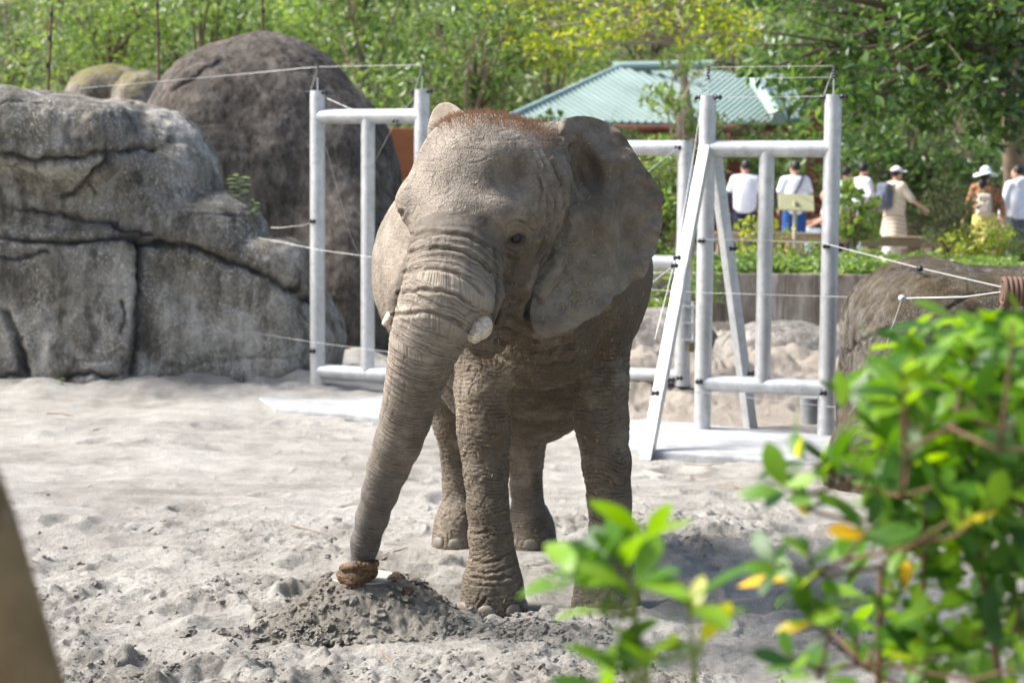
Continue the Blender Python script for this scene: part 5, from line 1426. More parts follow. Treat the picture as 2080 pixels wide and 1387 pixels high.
# two young men in white t-shirts seen from behind
c = person('person in a plain white t-shirt and navy trousers seen from behind', px_x(1511, 33.4), 33.4, R(-8), 1.76, arms=[((-0.27, -0.03, 1.10), (-0.29, 0.05, 0.84)), ((0.27, -0.02, 1.10), (0.25, 0.16, 0.93))],
           garments=(shirt(WHITE, 0.62, 0.10, 0.035, GREYS), trousers(NAVY)), turn=R(30))
b = MB(); b.box((0, 0, 0), (0.10, 0.09, 0.05)); o = b.build('paper_pack', simple_mat('blue_pack', (0.05, 0.28, 0.55), 0.5), None, False, 0.006)
R3 = Matrix.Rotation(R(-8), 3, 'Z'); o.location = Vector(c['root'].location) + R3 @ (Vector((-0.285, 0.10, 0.775)) * c['k']); tag(o, 'small blue packet in the hand of the person in navy trousers', 'packet')
c = person('person in a white t-shirt and blue shorts with a strap across the back', px_x(1612, 32.6), 32.6, R(4), 1.74, arms=[((-0.27, 0.0, 1.11), (-0.25, 0.14, 0.90)), ((0.27, 0.0, 1.11), (0.24, 0.15, 0.92))],
           garments=(shirt(WHITE, 0.62, 0.10, 0.035, GREYS), trousers(BLUE, 0.48, 0.03, 'shorts')), turn=R(25))
bag('sling_bag', 'navy sling bag strap over the white t-shirt of the person in shorts', c, (-0.15, 0.17, 0.98), (0.10, 0.05, 0.08), NAVY, [[(0.12, -0.09, 1.46), (0.05, -0.165, 1.30), (-0.06, -0.17, 1.12), (-0.17, -0.10, 0.98), (-0.17, 0.14, 0.98)], [(0.12, -0.09, 1.46), (0.12, 0.08, 1.45), (0.05, 0.17, 1.25), (-0.12, 0.17, 1.0)]])
# seated visitors by the rail
SEATL = [((-0.12, 0.42, 0.50), (-0.13, 0.40, 0.10)), ((0.10, 0.44, 0.50), (0.12, 0.62, 0.12))]
person('person in a white top and pale trousers sitting beside the braced frame post', px_x(1690, 33.2), 33.2, R(75), 1.66, arms=[((-0.24, 0.16, 0.74), (-0.16, 0.36, 0.64)), ((0.24, 0.18, 0.76), (0.16, 0.40, 0.70))], legs=SEATL, hips=-0.40, lean=0.10,
       garments=(shirt(WHITE, 0.5, 0.08, 0.03), trousers(JEANS)), turn=0.2)
person('person in a white shirt with a dark vest half hidden by the sapling leaves', px_x(1716, 34.0), 34.0, R(-20), 1.66, garments=(shirt(WHITE, 0.7, 0.1, 0.03), trousers(NAVY)), turn=-0.6)
person('person in a white shirt and pale blue jeans behind the sapling', px_x(1748, 32.4), 32.4, R(-70), 1.72, arms=[((-0.25, 0.08, 1.12), (-0.2, 0.25, 1.0)), ((0.25, 0.05, 1.12), (0.22, 0.22, 0.95))], legs=[((-0.10, 0.10, 0.48), (-0.11, 0.02, 0.08)), ((0.10, -0.02, 0.48), (0.11, -0.18, 0.10))],
       garments=(shirt(WHITE, 0.8, 0.1, 0.03), trousers(JEANS)), turn=0.5)
c = person('person in a long beige striped dress walking with an arm held out', px_x(1815, 32.0), 32.0, R(-62), 1.64, arms=[((-0.25, 0.02, 1.12), (-0.22, 0.22, 0.98)), ((0.30, 0.14, 1.14), (0.34, 0.40, 0.98))], legs=[((-0.09, 0.12, 0.47), (-0.10, 0.12, 0.08)), ((0.09, -0.05, 0.48), (0.10, -0.26, 0.10))],
           garments=(shirt(BEIGE, 0.95, 0.05, 0.05), skirt(STRIPE, 0.28, 0.20, 0.30), trousers(cloth('cream_trousers', (0.62, 0.58, 0.52)), 1.0, 0.04), cap_hat(WHITE)), hair='short', turn=-0.2)
bag('backpack', 'slate blue backpack on the person in the striped dress', c, (0, -0.24, 1.20), (0.15, 0.10, 0.24), SLATE, [[(-0.10, -0.14, 1.38), (-0.13, 0.0, 1.47), (-0.14, 0.16, 1.30), (-0.16, -0.10, 1.05)], [(0.10, -0.14, 1.38), (0.13, 0.0, 1.47), (0.14, 0.16, 1.30), (0.16, -0.10, 1.05)]], 'backpack')
c = person('person in a wide pale sun hat, camouflage blouse and yellow skirt', px_x(1998, 31.2), 31.2, R(-14), 1.62, arms=[((-0.28, -0.02, 1.10), (-0.36, 0.04, 0.84)), ((0.28, -0.02, 1.10), (0.34, 0.05, 0.84))],
           garments=(shirt(CAMO, 1.85, 0.02, 0.04, None, 'blouse'), skirt(YELL, 0.32, 0.19, 0.32, 0.05), hat(PALEHAT)), hair='long', turn=-0.5)
bag('backpack', 'small cream drawstring bag on the back of the person in the sun hat', c, (-0.02, -0.22, 1.08), (0.13, 0.08, 0.20), CREAM, [[(-0.08, -0.12, 1.25), (-0.12, -0.05, 1.46), (-0.14, 0.15, 1.3)], [(0.08, -0.12, 1.25), (0.12, -0.05, 1.46), (0.14, 0.15, 1.3)]], 'backpack')
c = person('person in a white hoodie and grey trousers beside the thick tree trunk', px_x(2064, 31.6), 31.6, R(24), 1.68, arms=[((-0.26, 0.02, 1.10), (-0.27, 0.12, 0.86)), ((0.26, 0.0, 1.10), (0.27, 0.10, 0.86))],
           garments=(shirt(HOOD, 1.85, 0.10, 0.05, None, 'hoodie'), trousers(GREYP, 1.0, 0.03)), turn=0.6)
c['mk']('hood', lambda P: d_ell(P, (0, -0.13, 1.43), (0.15, 0.06, 0.10)), HOOD)
# ================================================================== foliage
def leaf_material(name, cols, trans=0.35, gloss=0.35, spec=0.45):
    t = NT(name); rv = t.attr('rv')
    col = t.ramp(rv, [(i / (len(cols) - 1), c) for i, c in enumerate(cols)])
    t.link(col, t.b.inputs['Base Color']); t.b.inputs['Roughness'].default_value = gloss; t.b.inputs['Specular IOR Level'].default_value = spec
    tr = t.new('BsdfTranslucent'); t.link(t.mix(0.5, col, t.mix(1.0, col, (1.0, 1.0, 0.35), 'MULTIPLY')), tr.inputs['Color'])
    hs = t.new('HueSaturation'); t.link(col, hs.inputs['Color']); hs.inputs['Hue'].default_value = 0.48; hs.inputs['Value'].default_value = 1.7; hs.inputs['Saturation'].default_value = 1.1
    t.link(hs.outputs[0], tr.inputs['Color'])
    mx = t.new('MixShader'); mx.inputs[0].default_value = trans; t.link(t.b.outputs[0], mx.inputs[1]); t.link(tr.outputs[0], mx.inputs[2]); t.link(mx.outputs[0], t.out.inputs['Surface'])
    return t.m
L_MID = leaf_material('leaf_mid', [(0.06, 0.105, 0.03), (0.095, 0.165, 0.04), (0.15, 0.235, 0.055)], 0.45)
L_DARK = leaf_material('leaf_dark', [(0.03, 0.065, 0.02), (0.06, 0.125, 0.03), (0.13, 0.23, 0.045)], 0.42, 0.30, 0.55)
L_OLIVE = leaf_material('leaf_olive', [(0.10, 0.13, 0.06), (0.15, 0.185, 0.08), (0.22, 0.26, 0.11)], 0.42, 0.5)
L_YELL = leaf_material('leaf_yellow', [(0.12, 0.20, 0.03), (0.20, 0.29, 0.04), (0.44, 0.44, 0.05)], 0.5)
L_LIGHT = leaf_material('leaf_light', [(0.09, 0.16, 0.04), (0.14, 0.235, 0.05), (0.23, 0.32, 0.07)], 0.45)
BARK = simple_mat('bark', (0.16, 0.125, 0.09), 0.95, 0.35, 5, 0.7, 0.1, bscale=14, bdist=0.03)
BARKP = simple_mat('pale_bark', (0.30, 0.25, 0.19), 0.95, 0.3, 5, 0.6, 0.1, bscale=14, bdist=0.03)
def leaf_cloud(pts, nrm_bias, size, seed, droop=0.3, aspect=0.5):
    r2 = np.random.RandomState(seed); n = len(pts)
    nr = r2.randn(n, 3) * 0.75 + nrm_bias; nr /= np.linalg.norm(nr, axis=1, keepdims=True)
    a = r2.randn(n, 3); a[:, 2] -= droop * 2; a -= nr * (a * nr).sum(1, keepdims=True); a /= np.maximum(np.linalg.norm(a, axis=1, keepdims=True), 1e-6)
    b = np.cross(nr, a); s_ = (size * (0.55 + 0.9 * r2.rand(n)))[:, None]
    fold = nr * s_ * 0.10
    V = np.stack([pts - a * s_ * .5, pts + b * s_ * aspect * .5 + fold, pts + a * s_ * .5, pts - b * s_ * aspect * .5 + fold], 1).reshape(-1, 3)
    return V, np.arange(n * 4).reshape(n, 4), np.repeat(r2.rand(n), 4)
def clump_points(clumps, per, seed):
    r2 = np.random.RandomState(seed); out = []
    for (c, r) in clumps:
        m = max(8, int(per * r ** 2)); d = r2.randn(m, 3); d /= np.linalg.norm(d, axis=1, keepdims=True)
        rr = r * (0.45 + 0.6 * r2.rand(m) ** 0.6)
        out.append(np.array(c) + d * rr[:, None] * np.array([1, 1, 0.72]))
    return np.vstack(out)
def tree(name, label, base, clumps, leaf, size, per, seed, bark=BARK, tr=0.16, group=None, cat='tree', limbs=True, aspect=0.5, droop=0.3, top=None, lim=0.0, lstep=1):
    """base point; clumps: list of (centre, radius) in world metres"""
    r2 = random.Random(seed); base = Vector(base); root = empty(name, base); tag(root, label, cat, group)
    cs = [Vector(c) for c, _ in clumps]; cen = sum(cs, Vector()) / len(cs)
    tp = Vector(top) if top else Vector((cen.x, cen.y, cen.z)); H = tp.z - base.z
    tk = MB(); path = []
    for k in range(7):
        t = k / 6; p = base.lerp(tp, t); path.append(p + Vector((r2.uniform(-1, 1), r2.uniform(-1, 1), 0)) * 0.05 * H * (t * (1 - t)) * 2)
    path[0] = base - Vector((0, 0, 0.2))
    tk.tube([p - base for p in path], [tr * (1.25 - 0.9 * k / 6) for k in range(7)], 10)
    if limbs:
        for c in cs[::lstep]:
            s_ = path[r2.randint(2, 5)] if lim == 0 else base.lerp(tp, r2.uniform(lim, 1.0)); m = s_.lerp(c, 0.5) + Vector((r2.uniform(-.2, .2), r2.uniform(-.2, .2), r2.uniform(0, .35)))
            tk.tube([s_ - base, m - base, c - base], [tr * 0.42, tr * 0.26, tr * 0.08], 6)
            for _ in range(3):
                e = c + Vector((r2.uniform(-1, 1), r2.uniform(-1, 1), r2.uniform(-.6, .8))) * 0.7; tk.tube([m.lerp(c, .5) - base, e - base], [tr * .12, tr * .03], 4)
    tk.build('trunk', bark, root, True)
    pts = clump_points(clumps, per, seed)
    V, Fq, rv = leaf_cloud(pts, np.array([0, -0.25, 0.7]), size, seed, droop, aspect)
    me = mesh_np('crown', V - np.array(base), Fq, False); attr(me, 'rv', rv); obj('crown', me, leaf, root)
    return root
def clumps_px(seed, n, x0, x1, y0, y1, Y0, Y1, r0, r1, shape=None):
    r2 = random.Random(seed); out = []
    while len(out) < n:
        x, y = r2.uniform(x0, x1), r2.uniform(y0, y1)
        if shape and not shape(x, y): continue
        p = W(x, y, r2.uniform(Y0, Y1)); out.append((p, r2.uniform(r0, r1)))
    return out
def gbase(px, Y, z=TZ): p = W(px, 400, Y); return (p.x, Y, z)
FAR = 'trees growing beyond the pen'
# far row, each its own crown
for i, (px, w, Y, ytop, ybot, lm, sz, lab) in enumerate([
        (20, 190, 52, -60, 190, L_OLIVE, 0.16, 'hazy olive tree beyond the leaning rusty rod'), (215, 170, 47, -60, 180, L_LIGHT, 0.16, 'light green tree beyond the low mossy boulders'), (400, 160, 50, -60, 160, L_MID, 0.18, 'mid green tree seen just behind the huge boulder flank'),
        (590, 150, 52, -60, 150, L_LIGHT, 0.18, 'light green tree directly behind the crown of the huge boulder'), (760, 150, 48, -60, 200, L_MID, 0.19, 'mid green tree between the huge boulder and the pavilion'), (930, 170, 52, -60, 230, L_MID, 0.18, 'mid green tree behind the near end of the pavilion roof'),
        (1120, 170, 58, -70, 190, L_LIGHT, 0.18, 'light green tree standing far behind the pavilion ridge'), (1320, 170, 60, -70, 170, L_OLIVE, 0.18, 'olive tree standing far behind the middle of the pavilion'), (1500, 160, 56, -70, 230, L_MID, 0.20, 'mid green tree behind the hip end of the pavilion roof'), (1720, 190, 48, -70, 330, L_DARK, 0.20, 'dark green tree behind the big glossy tree'), (1930, 190, 46, -70, 380, L_DARK, 0.20, 'dark tree behind the person in the sun hat'), (2200, 190, 44, -90, 420, L_DARK, 0.20, 'dark tree outside the pen past the white hoodie'), (2420, 200, 47, -90, 420, L_MID, 0.20, 'mid green tree well past the short bench'), (-190, 190, 48, -90, 240, L_MID, 0.18, 'mid green tree past the far end of the rock wall')]):
    cl = clumps_px(40 + i, 15, px - w * .75, px + w * .75, ytop, ybot, Y - 2, Y + 3, 0.75, 1.35)
    tree('far_tree', lab, gbase(px, Y, 0.9), cl, lm, sz, 210, 100 + i, BARK, 0.15, FAR)
# undergrowth so that no bare slope shows
def hill_wood():
    r2 = np.random.RandomState(3); n = 62000
    y = 60 + 60 * r2.rand(n) ** 1.3; x = (r2.rand(n) * 2 - 1) * y * 0.52
    z = hillz(x, y) + 2.2 * r2.rand(n) * (0.4 + 0.9 * (vnoise(x * .35, y * .35, 0 * x, 5) > -0.2)) + 1.6 * np.maximum(0, vnoise(x * .25, y * .25, 0 * x, 8))
    V, Fq, rv = leaf_cloud(np.stack([x, y, z], 1), np.array([0, -0.5, 0.6]), 0.42, 9, 0.3, 0.55)
    me = mesh_np('hill_thicket', V, Fq, False); attr(me, 'rv', rv); o = obj('hill_thicket', me, L_OLIVE); tag(o, 'thick green scrub covering the far hillside', 'thicket', kind='stuff')
hill_wood()
def understory():
    r2 = np.random.RandomState(13); n = 40000
    y = 44 + 12 * r2.rand(n); x = (r2.rand(n) * 2 - 1) * y * 0.45
    top = 1.9 + 1.4 * vnoise(x * .5, y * .3, 0 * x, 5); z = 0.9 + top * r2.rand(n) ** 0.7
    V, Fq, rv = leaf_cloud(np.stack([x, y, z], 1), np.array([0, -0.5, 0.6]), 0.26, 9, 0.3, 0.5)
    me = mesh_np('undergrowth', V, Fq, False); attr(me, 'rv', rv); o = obj('undergrowth', me, L_MID); tag(o, 'dense low undergrowth below the far trees', 'undergrowth', kind='stuff')
understory()
# nearer trees
tree('leafy_tree', 'dark leafy tree overlapping the low end of the pavilion roof', gbase(930, 35), clumps_px(3, 17, 800, 1075, 20, 215, 34, 36, 0.35, 0.65, lambda x, y: y < 235 - abs(x - 910) * 0.35), L_MID, 0.15, 420, 5, BARK, 0.13, FAR)
tree('yellow_tree', 'tree with yellowing leaves and bare pale branches above the pavilion', gbase(1400, 36.5), clumps_px(8, 40, 1000, 1520, -70, 120, 34.5, 37.5, 0.30, 0.62, lambda x, y: y < 150 - abs(x - 1270) * 0.15), L_YELL, 0.155, 380, 8, BARKP, 0.13, FAR, aspect=0.42, top=W(1380, -10, 36.5), lim=0.80, lstep=2)
tree('eave_tree', 'low leafy tree hiding the eave of the pavilion', gbase(1240, 37), clumps_px(13, 30, 1100, 1590, 238, 320, 35.2, 36.2, 0.20, 0.40, lambda x, y: not (1340 < x < 1400)), L_MID, 0.14, 520, 10, BARK, 0.10, FAR)
tree('slim_tree', 'slim light green tree crossing the middle of the pavilion roof', gbase(1400, 34.5), clumps_px(12, 13, 1335, 1450, 120, 330, 34, 35, 0.18, 0.42), L_LIGHT, 0.13, 520, 9, BARKP, 0.10, FAR)
tree('big_tree', 'big glossy dark green tree with a thick trunk beside the white hoodie', (W(2062, 400, 33.6).x, 33.6, TZ), clumps_px(15, 46, 1560, 2130, -80, 245, 27, 29.5, 0.36, 0.70, lambda x, y: (x > 1640 or y < 150 or (x > 1600 and y < 215))), L_DARK, 0.19, 400, 15, BARK, 0.27, FAR, top=W(2050, 20, 30.5), lim=0.75)
tree('big_tree', 'glossy dark green tree filling the gap behind the striped dress', (W(1850, 400, 35.5).x, 35.5, TZ), clumps_px(16, 34, 1690, 2080, 230, 455, 34.6, 37.0, 0.45, 0.75), L_DARK, 0.16, 340, 16, BARK, 0.16, FAR)
tree('round_leaved_sapling', 'young tree with broad pale round leaves beside the long bench', gbase(1738, 28.5, 1.0), clumps_px(18, 13, 1700, 1790, 345, 510, 28, 29, 0.12, 0.26), L_LIGHT, 0.17, 620, 18, BARK, 0.06, None, aspect=0.75, droop=0.6)
tree('tall_shrub', 'tall grey green shrub between the long bench and the short bench', gbase(1925, 28.6, 1.0), clumps_px(19, 18, 1885, 1985, 370, 520, 28.2, 29, 0.16, 0.30), L_OLIVE, 0.10, 900, 19, BARK, 0.05, None, 'shrub')
SH = 'low shrubs in the planting bed'
def shrub(label, x0, x1, y0, y1, Y, lm, seed, n=12, sz=0.09): tree('low_shrub', label, gbase((x0 + x1) / 2, Y, 1.0), clumps_px(seed, n, x0, x1, y0, y1, Y - .4, Y + .4, 0.14, 0.26), lm, sz, 1000, seed, BARK, 0.03, SH, 'shrub')
shrub('yellow green shrub at the feet of the person in navy trousers', 1500, 1600, 455, 545, 27.2, L_YELL, 21, 14)
shrub('yellow green shrub below the person in the sun hat', 1935, 2035, 462, 535, 26.6, L_YELL, 22, 14)
shrub('light green shrub beside the short bench end', 2060, 2110, 480, 540, 26.8, L_LIGHT, 23, 9)
shrub('light green shrub under the sloped sign board', 1600, 1680, 495, 540, 27.0, L_LIGHT, 24, 10)
tree('green_shrub', 'tall light green shrub seen between the ear and the swing gate post', (W(1330, 500, 24.9).x, 24.9, 1.0), clumps_px(25, 30, 1285, 1420, 320, 520, 24.8, 25.4, 0.16, 0.34), L_LIGHT, 0.10, 900, 25, BARK, 0.05, None, 'shrub')
tree('hanging_shrub', 'bright green shrub hanging over the retaining wall by the elephant flank', (W(1340, 600, 23.6).x, 23.6, 0.35), clumps_px(26, 16, 1300, 1440, 560, 650, 23.4, 23.8, 0.14, 0.26), L_LIGHT, 0.10, 900, 26, BARK, 0.03, None, 'shrub')
def ground_cover():
    r2 = np.random.RandomState(6); n = 26000
    x = W(1290, 500, 25).x + r2.rand(n) * 5.4; y = 24.05 + 3.2 * r2.rand(n) ** 1.2
    z = 1.02 + 0.22 * r2.rand(n) ** 0.6 * (1 + 0.6 * vnoise(x * 1.6, y * 1.6, 0 * x, 2)) - 0.30 * np.maximum(0, 24.3 - y) * 3 * r2.rand(n)
    V, Fq, rv = leaf_cloud(np.stack([x, y, z], 1), np.array([0, -0.5, 0.8]), 0.085, 3, 0.2, 0.6)
    me = mesh_np('ground_cover', V, Fq, False); attr(me, 'rv', rv); o = obj('ground_cover', me, L_LIGHT); tag(o, 'low green ground cover along the top of the retaining wall', 'ground cover', kind='stuff')
ground_cover()

# ---- single leaves: shared meshes, one object each
def leaf_mesh(name, L, Wd, bend, mat, rv, cup=0.10, tipw=1.25):
    nl, v, f = 6, [], []
    for i in range(nl + 1):
        t = i / nl; w = Wd * 0.5 * (math.sin(math.pi * t ** tipw) ** 0.7 if 0 < t < 1 else 0.02) ; y = L * t; z = -bend * L * t * t
        v += [(-w, y, z + cup * w), (0, y, z), (w, y, z + cup * w)]
    for i in range(nl):
        a = i * 3; f += [(a, a + 1, a + 4, a + 3), (a + 1, a + 2, a + 5, a + 4)]
    me = bpy.data.meshes.new(name); me.from_pydata(v, [], f); me.update()
    for p in me.polygons: p.use_smooth = True
    attr(me, 'rv', np.full(len(v), rv)); me.materials.append(mat); return me
B_GREEN = leaf_material('bush_leaf', [(0.016, 0.055, 0.012), (0.065, 0.17, 0.016), (0.19, 0.35, 0.022)], 0.48, 0.42, 0.4)
B_YELL = leaf_material('bush_leaf_yellow', [(0.30, 0.42, 0.02), (0.52, 0.50, 0.02), (0.66, 0.42, 0.02)], 0.45, 0.35)
BL = [leaf_mesh('leaf', 1.0, 0.40 + 0.05 * (k % 3), 0.05 + 0.09 * (k % 4), B_GREEN, (k * 0.37) % 1.0, 0.15) for k in range(10)]
BY = [leaf_mesh('leaf', 1.0, 0.42, 0.12, B_YELL, k / 3, 0.15) for k in range(4)]
BB = [leaf_mesh('leaf', 1.0, 0.40, 0.05 + 0.1 * k, B_GREEN, (0.2, 0.5, 0.7, 0.95)[k], 0.15) for k in range(4)]
STEM = simple_mat('bush_stem', (0.13, 0.075, 0.045), 0.85, 0.3, 20, 0.3)
GSTEM = simple_mat('green_stem', (0.17, 0.20, 0.05), 0.7, 0.2, 20, 0.1)
def rosette(root, o0, tip, axis, n, L, r2, yellow=0.05, pool=None):
    axis = Vector(axis).normalized(); e1 = axis.cross(Vector((0.3, 1, 0.2))).normalized(); e2 = axis.cross(e1)
    for k in range(n):
        a = 2.4 * k + r2.uniform(-.3, .3); el = r2.uniform(0.15, 1.0)
        d = ((e1 * math.cos(a) + e2 * math.sin(a)) * math.cos(el) + axis * math.sin(el)).normalized()
        nrm = (axis - d * axis.dot(d)); nrm = nrm.normalized() if nrm.length > 1e-3 else e1
        x = d.cross(nrm).normalized(); M = Matrix((x, d, nrm)).transposed().to_4x4(); s_ = L * r2.uniform(0.65, 1.15)
        me = r2.choice(BY) if r2.random() < yellow else r2.choice(pool or BL)
        o = bpy.data.objects.new('leaf', me); COL.objects.link(o); o.parent = root
        p = Vector(tip) - axis * r2.uniform(0, 0.035) - o0
        o.matrix_local = Matrix.Translation(p) @ M @ Matrix.Diagonal((s_, s_, s_, 1))
def bush():
    r2 = random.Random(21); bp = W(1900, 1387, 3.3); root = empty('leafy_bush', (bp.x, 3.4, 0.0)); tag(root, 'large out of focus leafy green bush in front of the brown boulder', 'bush'); o0 = Vector(root.location)
    poly = [(1745, 770), (1790, 705), (1880, 672), (1960, 628), (2080, 605), (2120, 640), (2120, 1387), (1700, 1387), (1640, 1300), (1700, 1180), (1760, 1040), (1740, 930), (1790, 870), (1725, 830)]
    def inside(x, y):
        c = False; j = len(poly) - 1
        for i in range(len(poly)):
            if ((poly[i][1] > y) != (poly[j][1] > y)) and x < (poly[j][0] - poly[i][0]) * (y - poly[i][1]) / (poly[j][1] - poly[i][1]) + poly[i][0]: c = not c
            j = i
        return c
    tips = [(1612, 915, 3.2), (1655, 950, 3.25), (1590, 985, 3.1), (1640, 1010, 3.2), (1570, 1145, 3.0), (1640, 1120, 3.1), (1600, 1175, 3.1), (1640, 1250, 3.1), (1600, 1330, 3.0), (1690, 930, 3.3), (1720, 800, 3.4), (1690, 1225, 3.1), (1740, 1290, 3.2), (1660, 1350, 3.1)]
    for _ in range(400):
        if len(tips) >= 58: break
        x, y = r2.uniform(1560, 2120), r2.uniform(600, 1400)
        if not inside(x, y): continue
        if y > 1110 and r2.random() < 0.75: continue
        if all(math.hypot(x - a, y - b) > 40 for a, b, _ in tips): tips.append((x, y, r2.uniform(2.9, 3.7)))
    roots = [Vector((bp.x + dx, 3.4 + dy, 0.0)) for dx, dy in ((-0.08, 0), (0.05, 0.1), (0.18, -0.05), (0.30, 0.05))]
    st = MB(); nodes = []
    for q, (px, yy) in zip(roots, ((1790, 1150), (1880, 1020), (1960, 960), (2060, 900))):
        m = W(px, yy, 3.35); mid = q.lerp(m, 0.55) + Vector((0.03, 0, 0)); mid = mid + Vector((r2.uniform(-.06, .06), 0, 0)); q1 = q.lerp(mid, .5) + Vector((r2.uniform(-.05, .05), 0, 0)); st.tube([q - o0, q1 - o0, mid - o0, mid.lerp(m, .5) + Vector((r2.uniform(-.03, .03), 0, 0)) - o0, m - o0], [0.010, 0.009, 0.008, 0.007, 0.005], 8); nodes += [mid, mid.lerp(m, .5), m]
    for i, (x, y, Y) in enumerate(tips):
        tp = W(x, y, Y); nd = min((n for n in nodes if n.z < tp.z + 0.02), key=lambda n: (n - tp).length, default=nodes[0])
        mid = nd.lerp(tp, 0.55) + Vector((0, 0, -0.02)); st.tube([nd - o0, mid - o0, tp - o0], [0.0042, 0.0034, 0.0026], 6); nodes.append(mid)
        ax = (tp - mid).normalized() + Vector((r2.uniform(-.35, .35), r2.uniform(-.3, .3), 0.55))
        near_y = (1560 < x < 1680 and 1080 < y < 1260)
        rosette(root, o0, tp, ax, 5, 0.080, r2, 0.28 if near_y else (0.06 if x < 1900 else 0.03))
    # leaves deeper inside the bush
    V, Fq, rv, b = [], [], [], 0
    for _ in range(9000):
        if len(V) >= 900: break
        x, y = r2.uniform(1740, 2130), r2.uniform(640, 1390)
        if not inside(x, y) or (y > 1130 and r2.random() < 0.6) or (x < 1800 and r2.random() < 0.4): continue
        p = W(x, y, r2.uniform(3.2, 4.0)) - o0; me = BL[r2.randrange(10)]
        M = (Matrix.Rotation(r2.uniform(0, 6.28), 3, 'Z') @ Matrix.Rotation(r2.uniform(-1.0, 0.9), 3, 'X') @ Matrix.Rotation(r2.uniform(-.6, .6), 3, 'Y')) * (0.085 * r2.uniform(.65, 1.25))
        vv = np.array([list(M @ v.co + p) for v in me.vertices]); V.append(vv); Fq.append(np.array([list(f.vertices) for f in me.polygons]) + b); b += len(vv); rv.append(np.full(len(vv), r2.random() * 0.9))
    me = mesh_np('inner_leaves', np.vstack(V), np.vstack(Fq)); attr(me, 'rv', np.concatenate(rv)); o = obj('inner_leaves', me, B_GREEN, root); o['kind'] = 'stuff'
    st.build('stem', STEM, root, True)
bush()
def sprig(label, basepx, tips, seed, Y):
    r2 = random.Random(seed); b = W(basepx[0], basepx[1], Y); root = empty('leafy_sprig', (b.x, b.y, 0.0)); tag(root, label, 'sprig'); o0 = Vector(root.location)
    st = MB(); st.tube([Vector((0, 0, 0)), Vector((0.01, 0, b.z * .6)), b - o0], [0.009, 0.007, 0.005], 8)
    for (x, y, dY, n, L, yl) in tips:
        tp = W(x, y, Y + dY); mid = b.lerp(tp, 0.5) + Vector((0, 0, -0.015)); st.tube([b - o0, mid - o0, tp - o0], [0.0045, 0.0035, 0.0028], 6)
        ax = (tp - mid).normalized() + Vector((r2.uniform(-.3, .3), r2.uniform(-.2, .2), 0.5)); rosette(root, o0, tp, ax, n, L * 1.22, r2, yl * 0.4, BB)
    st.build('stem', GSTEM, root, True)
sprig('blurred bright green sprig in front of the braced-side forefoot of the elephant', (1290, 1250), [(1200, 1150, 0, 6, 0.085, 0.05), (1262, 1110, 0.05, 6, 0.085, 0.0), (1310, 1080, 0.1, 5, 0.085, 0.1), (1290, 1180, -0.05, 5, 0.095, 0.0), (1150, 1160, 0, 4, 0.075, 0.05), (1205, 1215, 0.05, 4, 0.06, 0.1)], 31, 2.75)
sprig('blurred yellow green sprig on a pale stem nearest the leafy bush', (1410, 1330), [(1400, 1215, 0, 6, 0.085, 0.3), (1425, 1290, 0.05, 5, 0.07, 0.2), (1360, 1300, 0.05, 4, 0.065, 0.2)], 32, 2.75)
sprig('short blurred green sprig rising from below between two taller sprigs', (1310, 1400), [(1320, 1320, 0, 5, 0.075, 0.1), (1270, 1370, 0, 4, 0.08, 0.15), (1300, 1290, 0.05, 4, 0.06, 0.1), (1230, 1390, 0, 3, 0.08, 0.2)], 33, 2.7)
# leaning trunk close to the lens
def near_trunk():
    b = W(60, 1387, 2.5); root = empty('leaning_trunk', (b.x + 0.25, 2.5, 0)); tag(root, 'blurred brown leaning tree trunk with pale lichen patches', 'tree trunk'); o0 = Vector(root.location)
    t = NT('lichen_bark'); c = t.coord()
    col = t.ramp(t.noise(c, 7, 5, .6), [(0.3, (0.16, 0.105, 0.055)), (0.7, (0.31, 0.215, 0.115))]); col = t.mix(t.ramp(t.noise(c, 11, 3, .5), [(0.60, 0), (0.68, 0.8)]), col, (0.42, 0.38, 0.30))
    m = t.done(col, 0.95, t.bump(t.noise(t.mapping(c, (1, 1, .3)), 25, 5), .7, .02), 0.1)
    pts = [W(-95, 900, 2.5) + Vector((-0.45, 0, 1.2)), W(-145, 900, 2.5), W(-85, 1070, 2.5), W(-40, 1230, 2.5), W(0, 1387, 2.5)]
    p4 = pts[-1]; pts += [p4 + (p4 - pts[-2]) * 3.0]; e = pts[-1].copy(); e.z = 0; pts.append(e + Vector((0.1, 0, -0.1)))
    v = MB(); v.tube([p - o0 for p in pts], [0.065, 0.074, 0.078, 0.08, 0.084, 0.095, 0.13], 24); v.build('bark', m, root, True)
near_trunk()
# unseen trees added beside and behind the camera to block sky light
def overhang(label, base, cen, n, spread, seed, tr):
    r2 = random.Random(seed); cl = [(Vector(cen) + Vector((r2.uniform(-1, 1) * spread[0], r2.uniform(-1, 1) * spread[1], r2.uniform(-1, 1) * spread[2])), r2.uniform(0.8, 1.3)) for _ in range(n)]
    tree('sky_block_tree', label, base, cl, L_DARK, 0.22, 120, seed, BARK, tr, 'unseen trees added to block sky light')
overhang('unseen leafy tree added beyond the leafy bush to block sky light', (6.6, 6.0, 0), (6.2, 6.2, 4.6), 34, (1.7, 3.8, 2.4), 61, 0.2)
overhang('unseen leafy tree added behind the viewing place to block sky light', (1.5, -4.0, 0), (1.0, -3.5, 5.2), 40, (4.5, 2.2, 2.6), 62, 0.22)
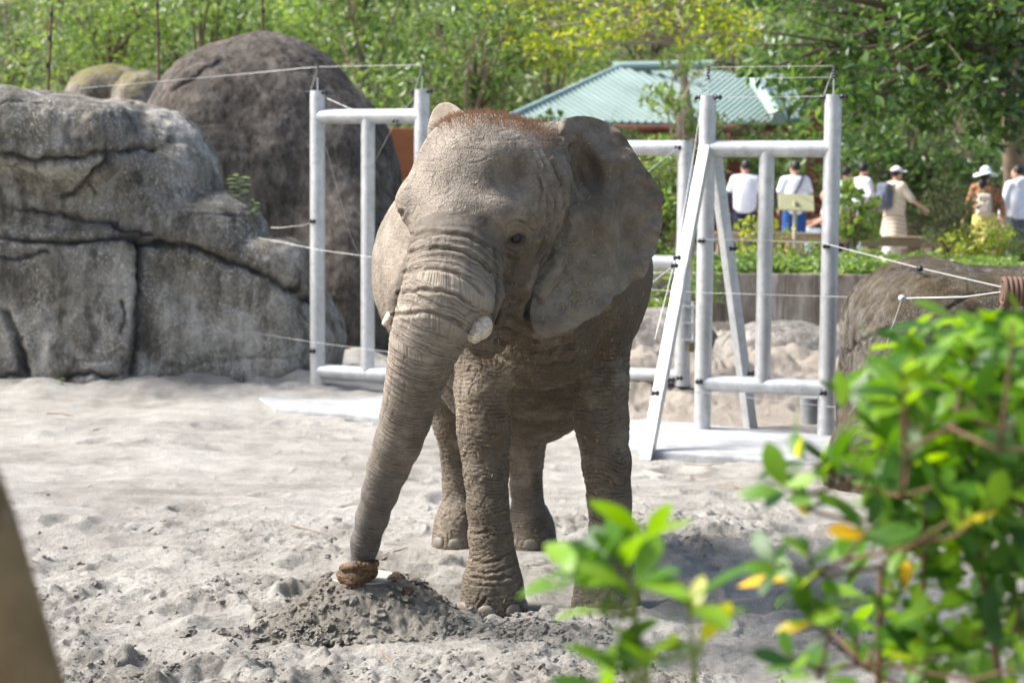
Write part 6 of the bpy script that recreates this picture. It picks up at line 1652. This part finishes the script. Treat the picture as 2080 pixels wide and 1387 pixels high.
# weed on the boulder: separate leaves
def weed(label, px, py, Y, n, L, seed, z0=None):
    r2 = random.Random(seed); p = W(px, py, Y); root = empty('weed', p); tag(root, label, 'weed'); st = MB()
    LW = [leaf_mesh('leaf', 1.0, 0.42, 0.2 + 0.1 * k, L_LIGHT, 0.3 + 0.3 * k, 0.1) for k in range(3)]
    st.tube([(0, 0.05, -0.10), (0.02, 0, L * 1.2), (0.0, 0, L * 2.2)], [0.006, 0.005, 0.003], 6)
    for k in range(n):
        h = L * (0.3 + 1.9 * k / n); a = 2.4 * k; d = Vector((math.cos(a), math.sin(a) * 0.7 - 0.2, 0.25)).normalized(); nrm = (Vector((0, -0.3, 1)) - d * 0.2).normalized(); x = d.cross(nrm).normalized(); nrm = x.cross(d)
        s_ = L * r2.uniform(0.7, 1.1); o = bpy.data.objects.new('leaf', r2.choice(LW)); COL.objects.link(o); o.parent = root; o.matrix_local = Matrix.Translation((0, 0, h)) @ Matrix((x, d, nrm)).transposed().to_4x4() @ Matrix.Diagonal((s_, s_, s_, 1))
    st.build('stem', GSTEM, root, True)
weed('small bright green weed growing beside the huge dark boulder', 484, 412, 20.7, 16, 0.15, 1)
weed('tiny green weed lower on the rock shoulder below the larger weed', 515, 440, 20.5, 7, 0.09, 2)
weed('small weed at the foot of the rock wall', 122, 792, 19.5, 9, 0.06, 3)
# twigs and dry leaves on the sand
TW = simple_mat('dry_twig', (0.24, 0.17, 0.10), 0.9, 0.3, 30, 0.3)
def twig(label, pts, r=0.004):
    P = [Gd(*p) for p in pts]; 
    for q in P: q.z = float(ground_h(np.array([q.x]), np.array([q.y]))[0]) + r * 1.2
    c_ = P[0].copy(); m = MB(); m.tube([p - c_ for p in P], [r] + [r * .9] * (len(P) - 2) + [r * .4], 6)
    o = m.build('twig', TW, None, True); o.location = c_; tag(o, label, 'twig', 'dry twigs on the sand')
twig('curved pale twig on the sand near the slanted brace foot', [(1455, 975), (1490, 985), (1535, 1010)], 0.006)
twig('thin twig lying beside the braced-side foreleg', [(1284, 1020), (1300, 1011), (1345, 1010)], 0.004)
twig('long pale straw on the sand between the trunk and the rock wall', [(590, 1072), (640, 1080), (700, 1083)], 0.005)
twig('short twig near the bottom of the sand below the mound', [(770, 1325), (810, 1345), (845, 1365)], 0.004)
twig('dark stick lying just behind the mound', [(775, 1130), (800, 1120), (828, 1115)], 0.006)
twig('pale stick on the sand by the leaning trunk', [(300, 1075), (335, 1060), (345, 1062)], 0.004)
twig('thin straw crossing the sand below the braced frame', [(1390, 932), (1440, 938), (1470, 936)], 0.005)
twig('small twig in front of the rock wall', [(95, 838), (125, 842), (150, 845)], 0.008)
twig('bent twig on the smooth sand beside the trunk', [(180, 880), (200, 875), (220, 878)], 0.006)
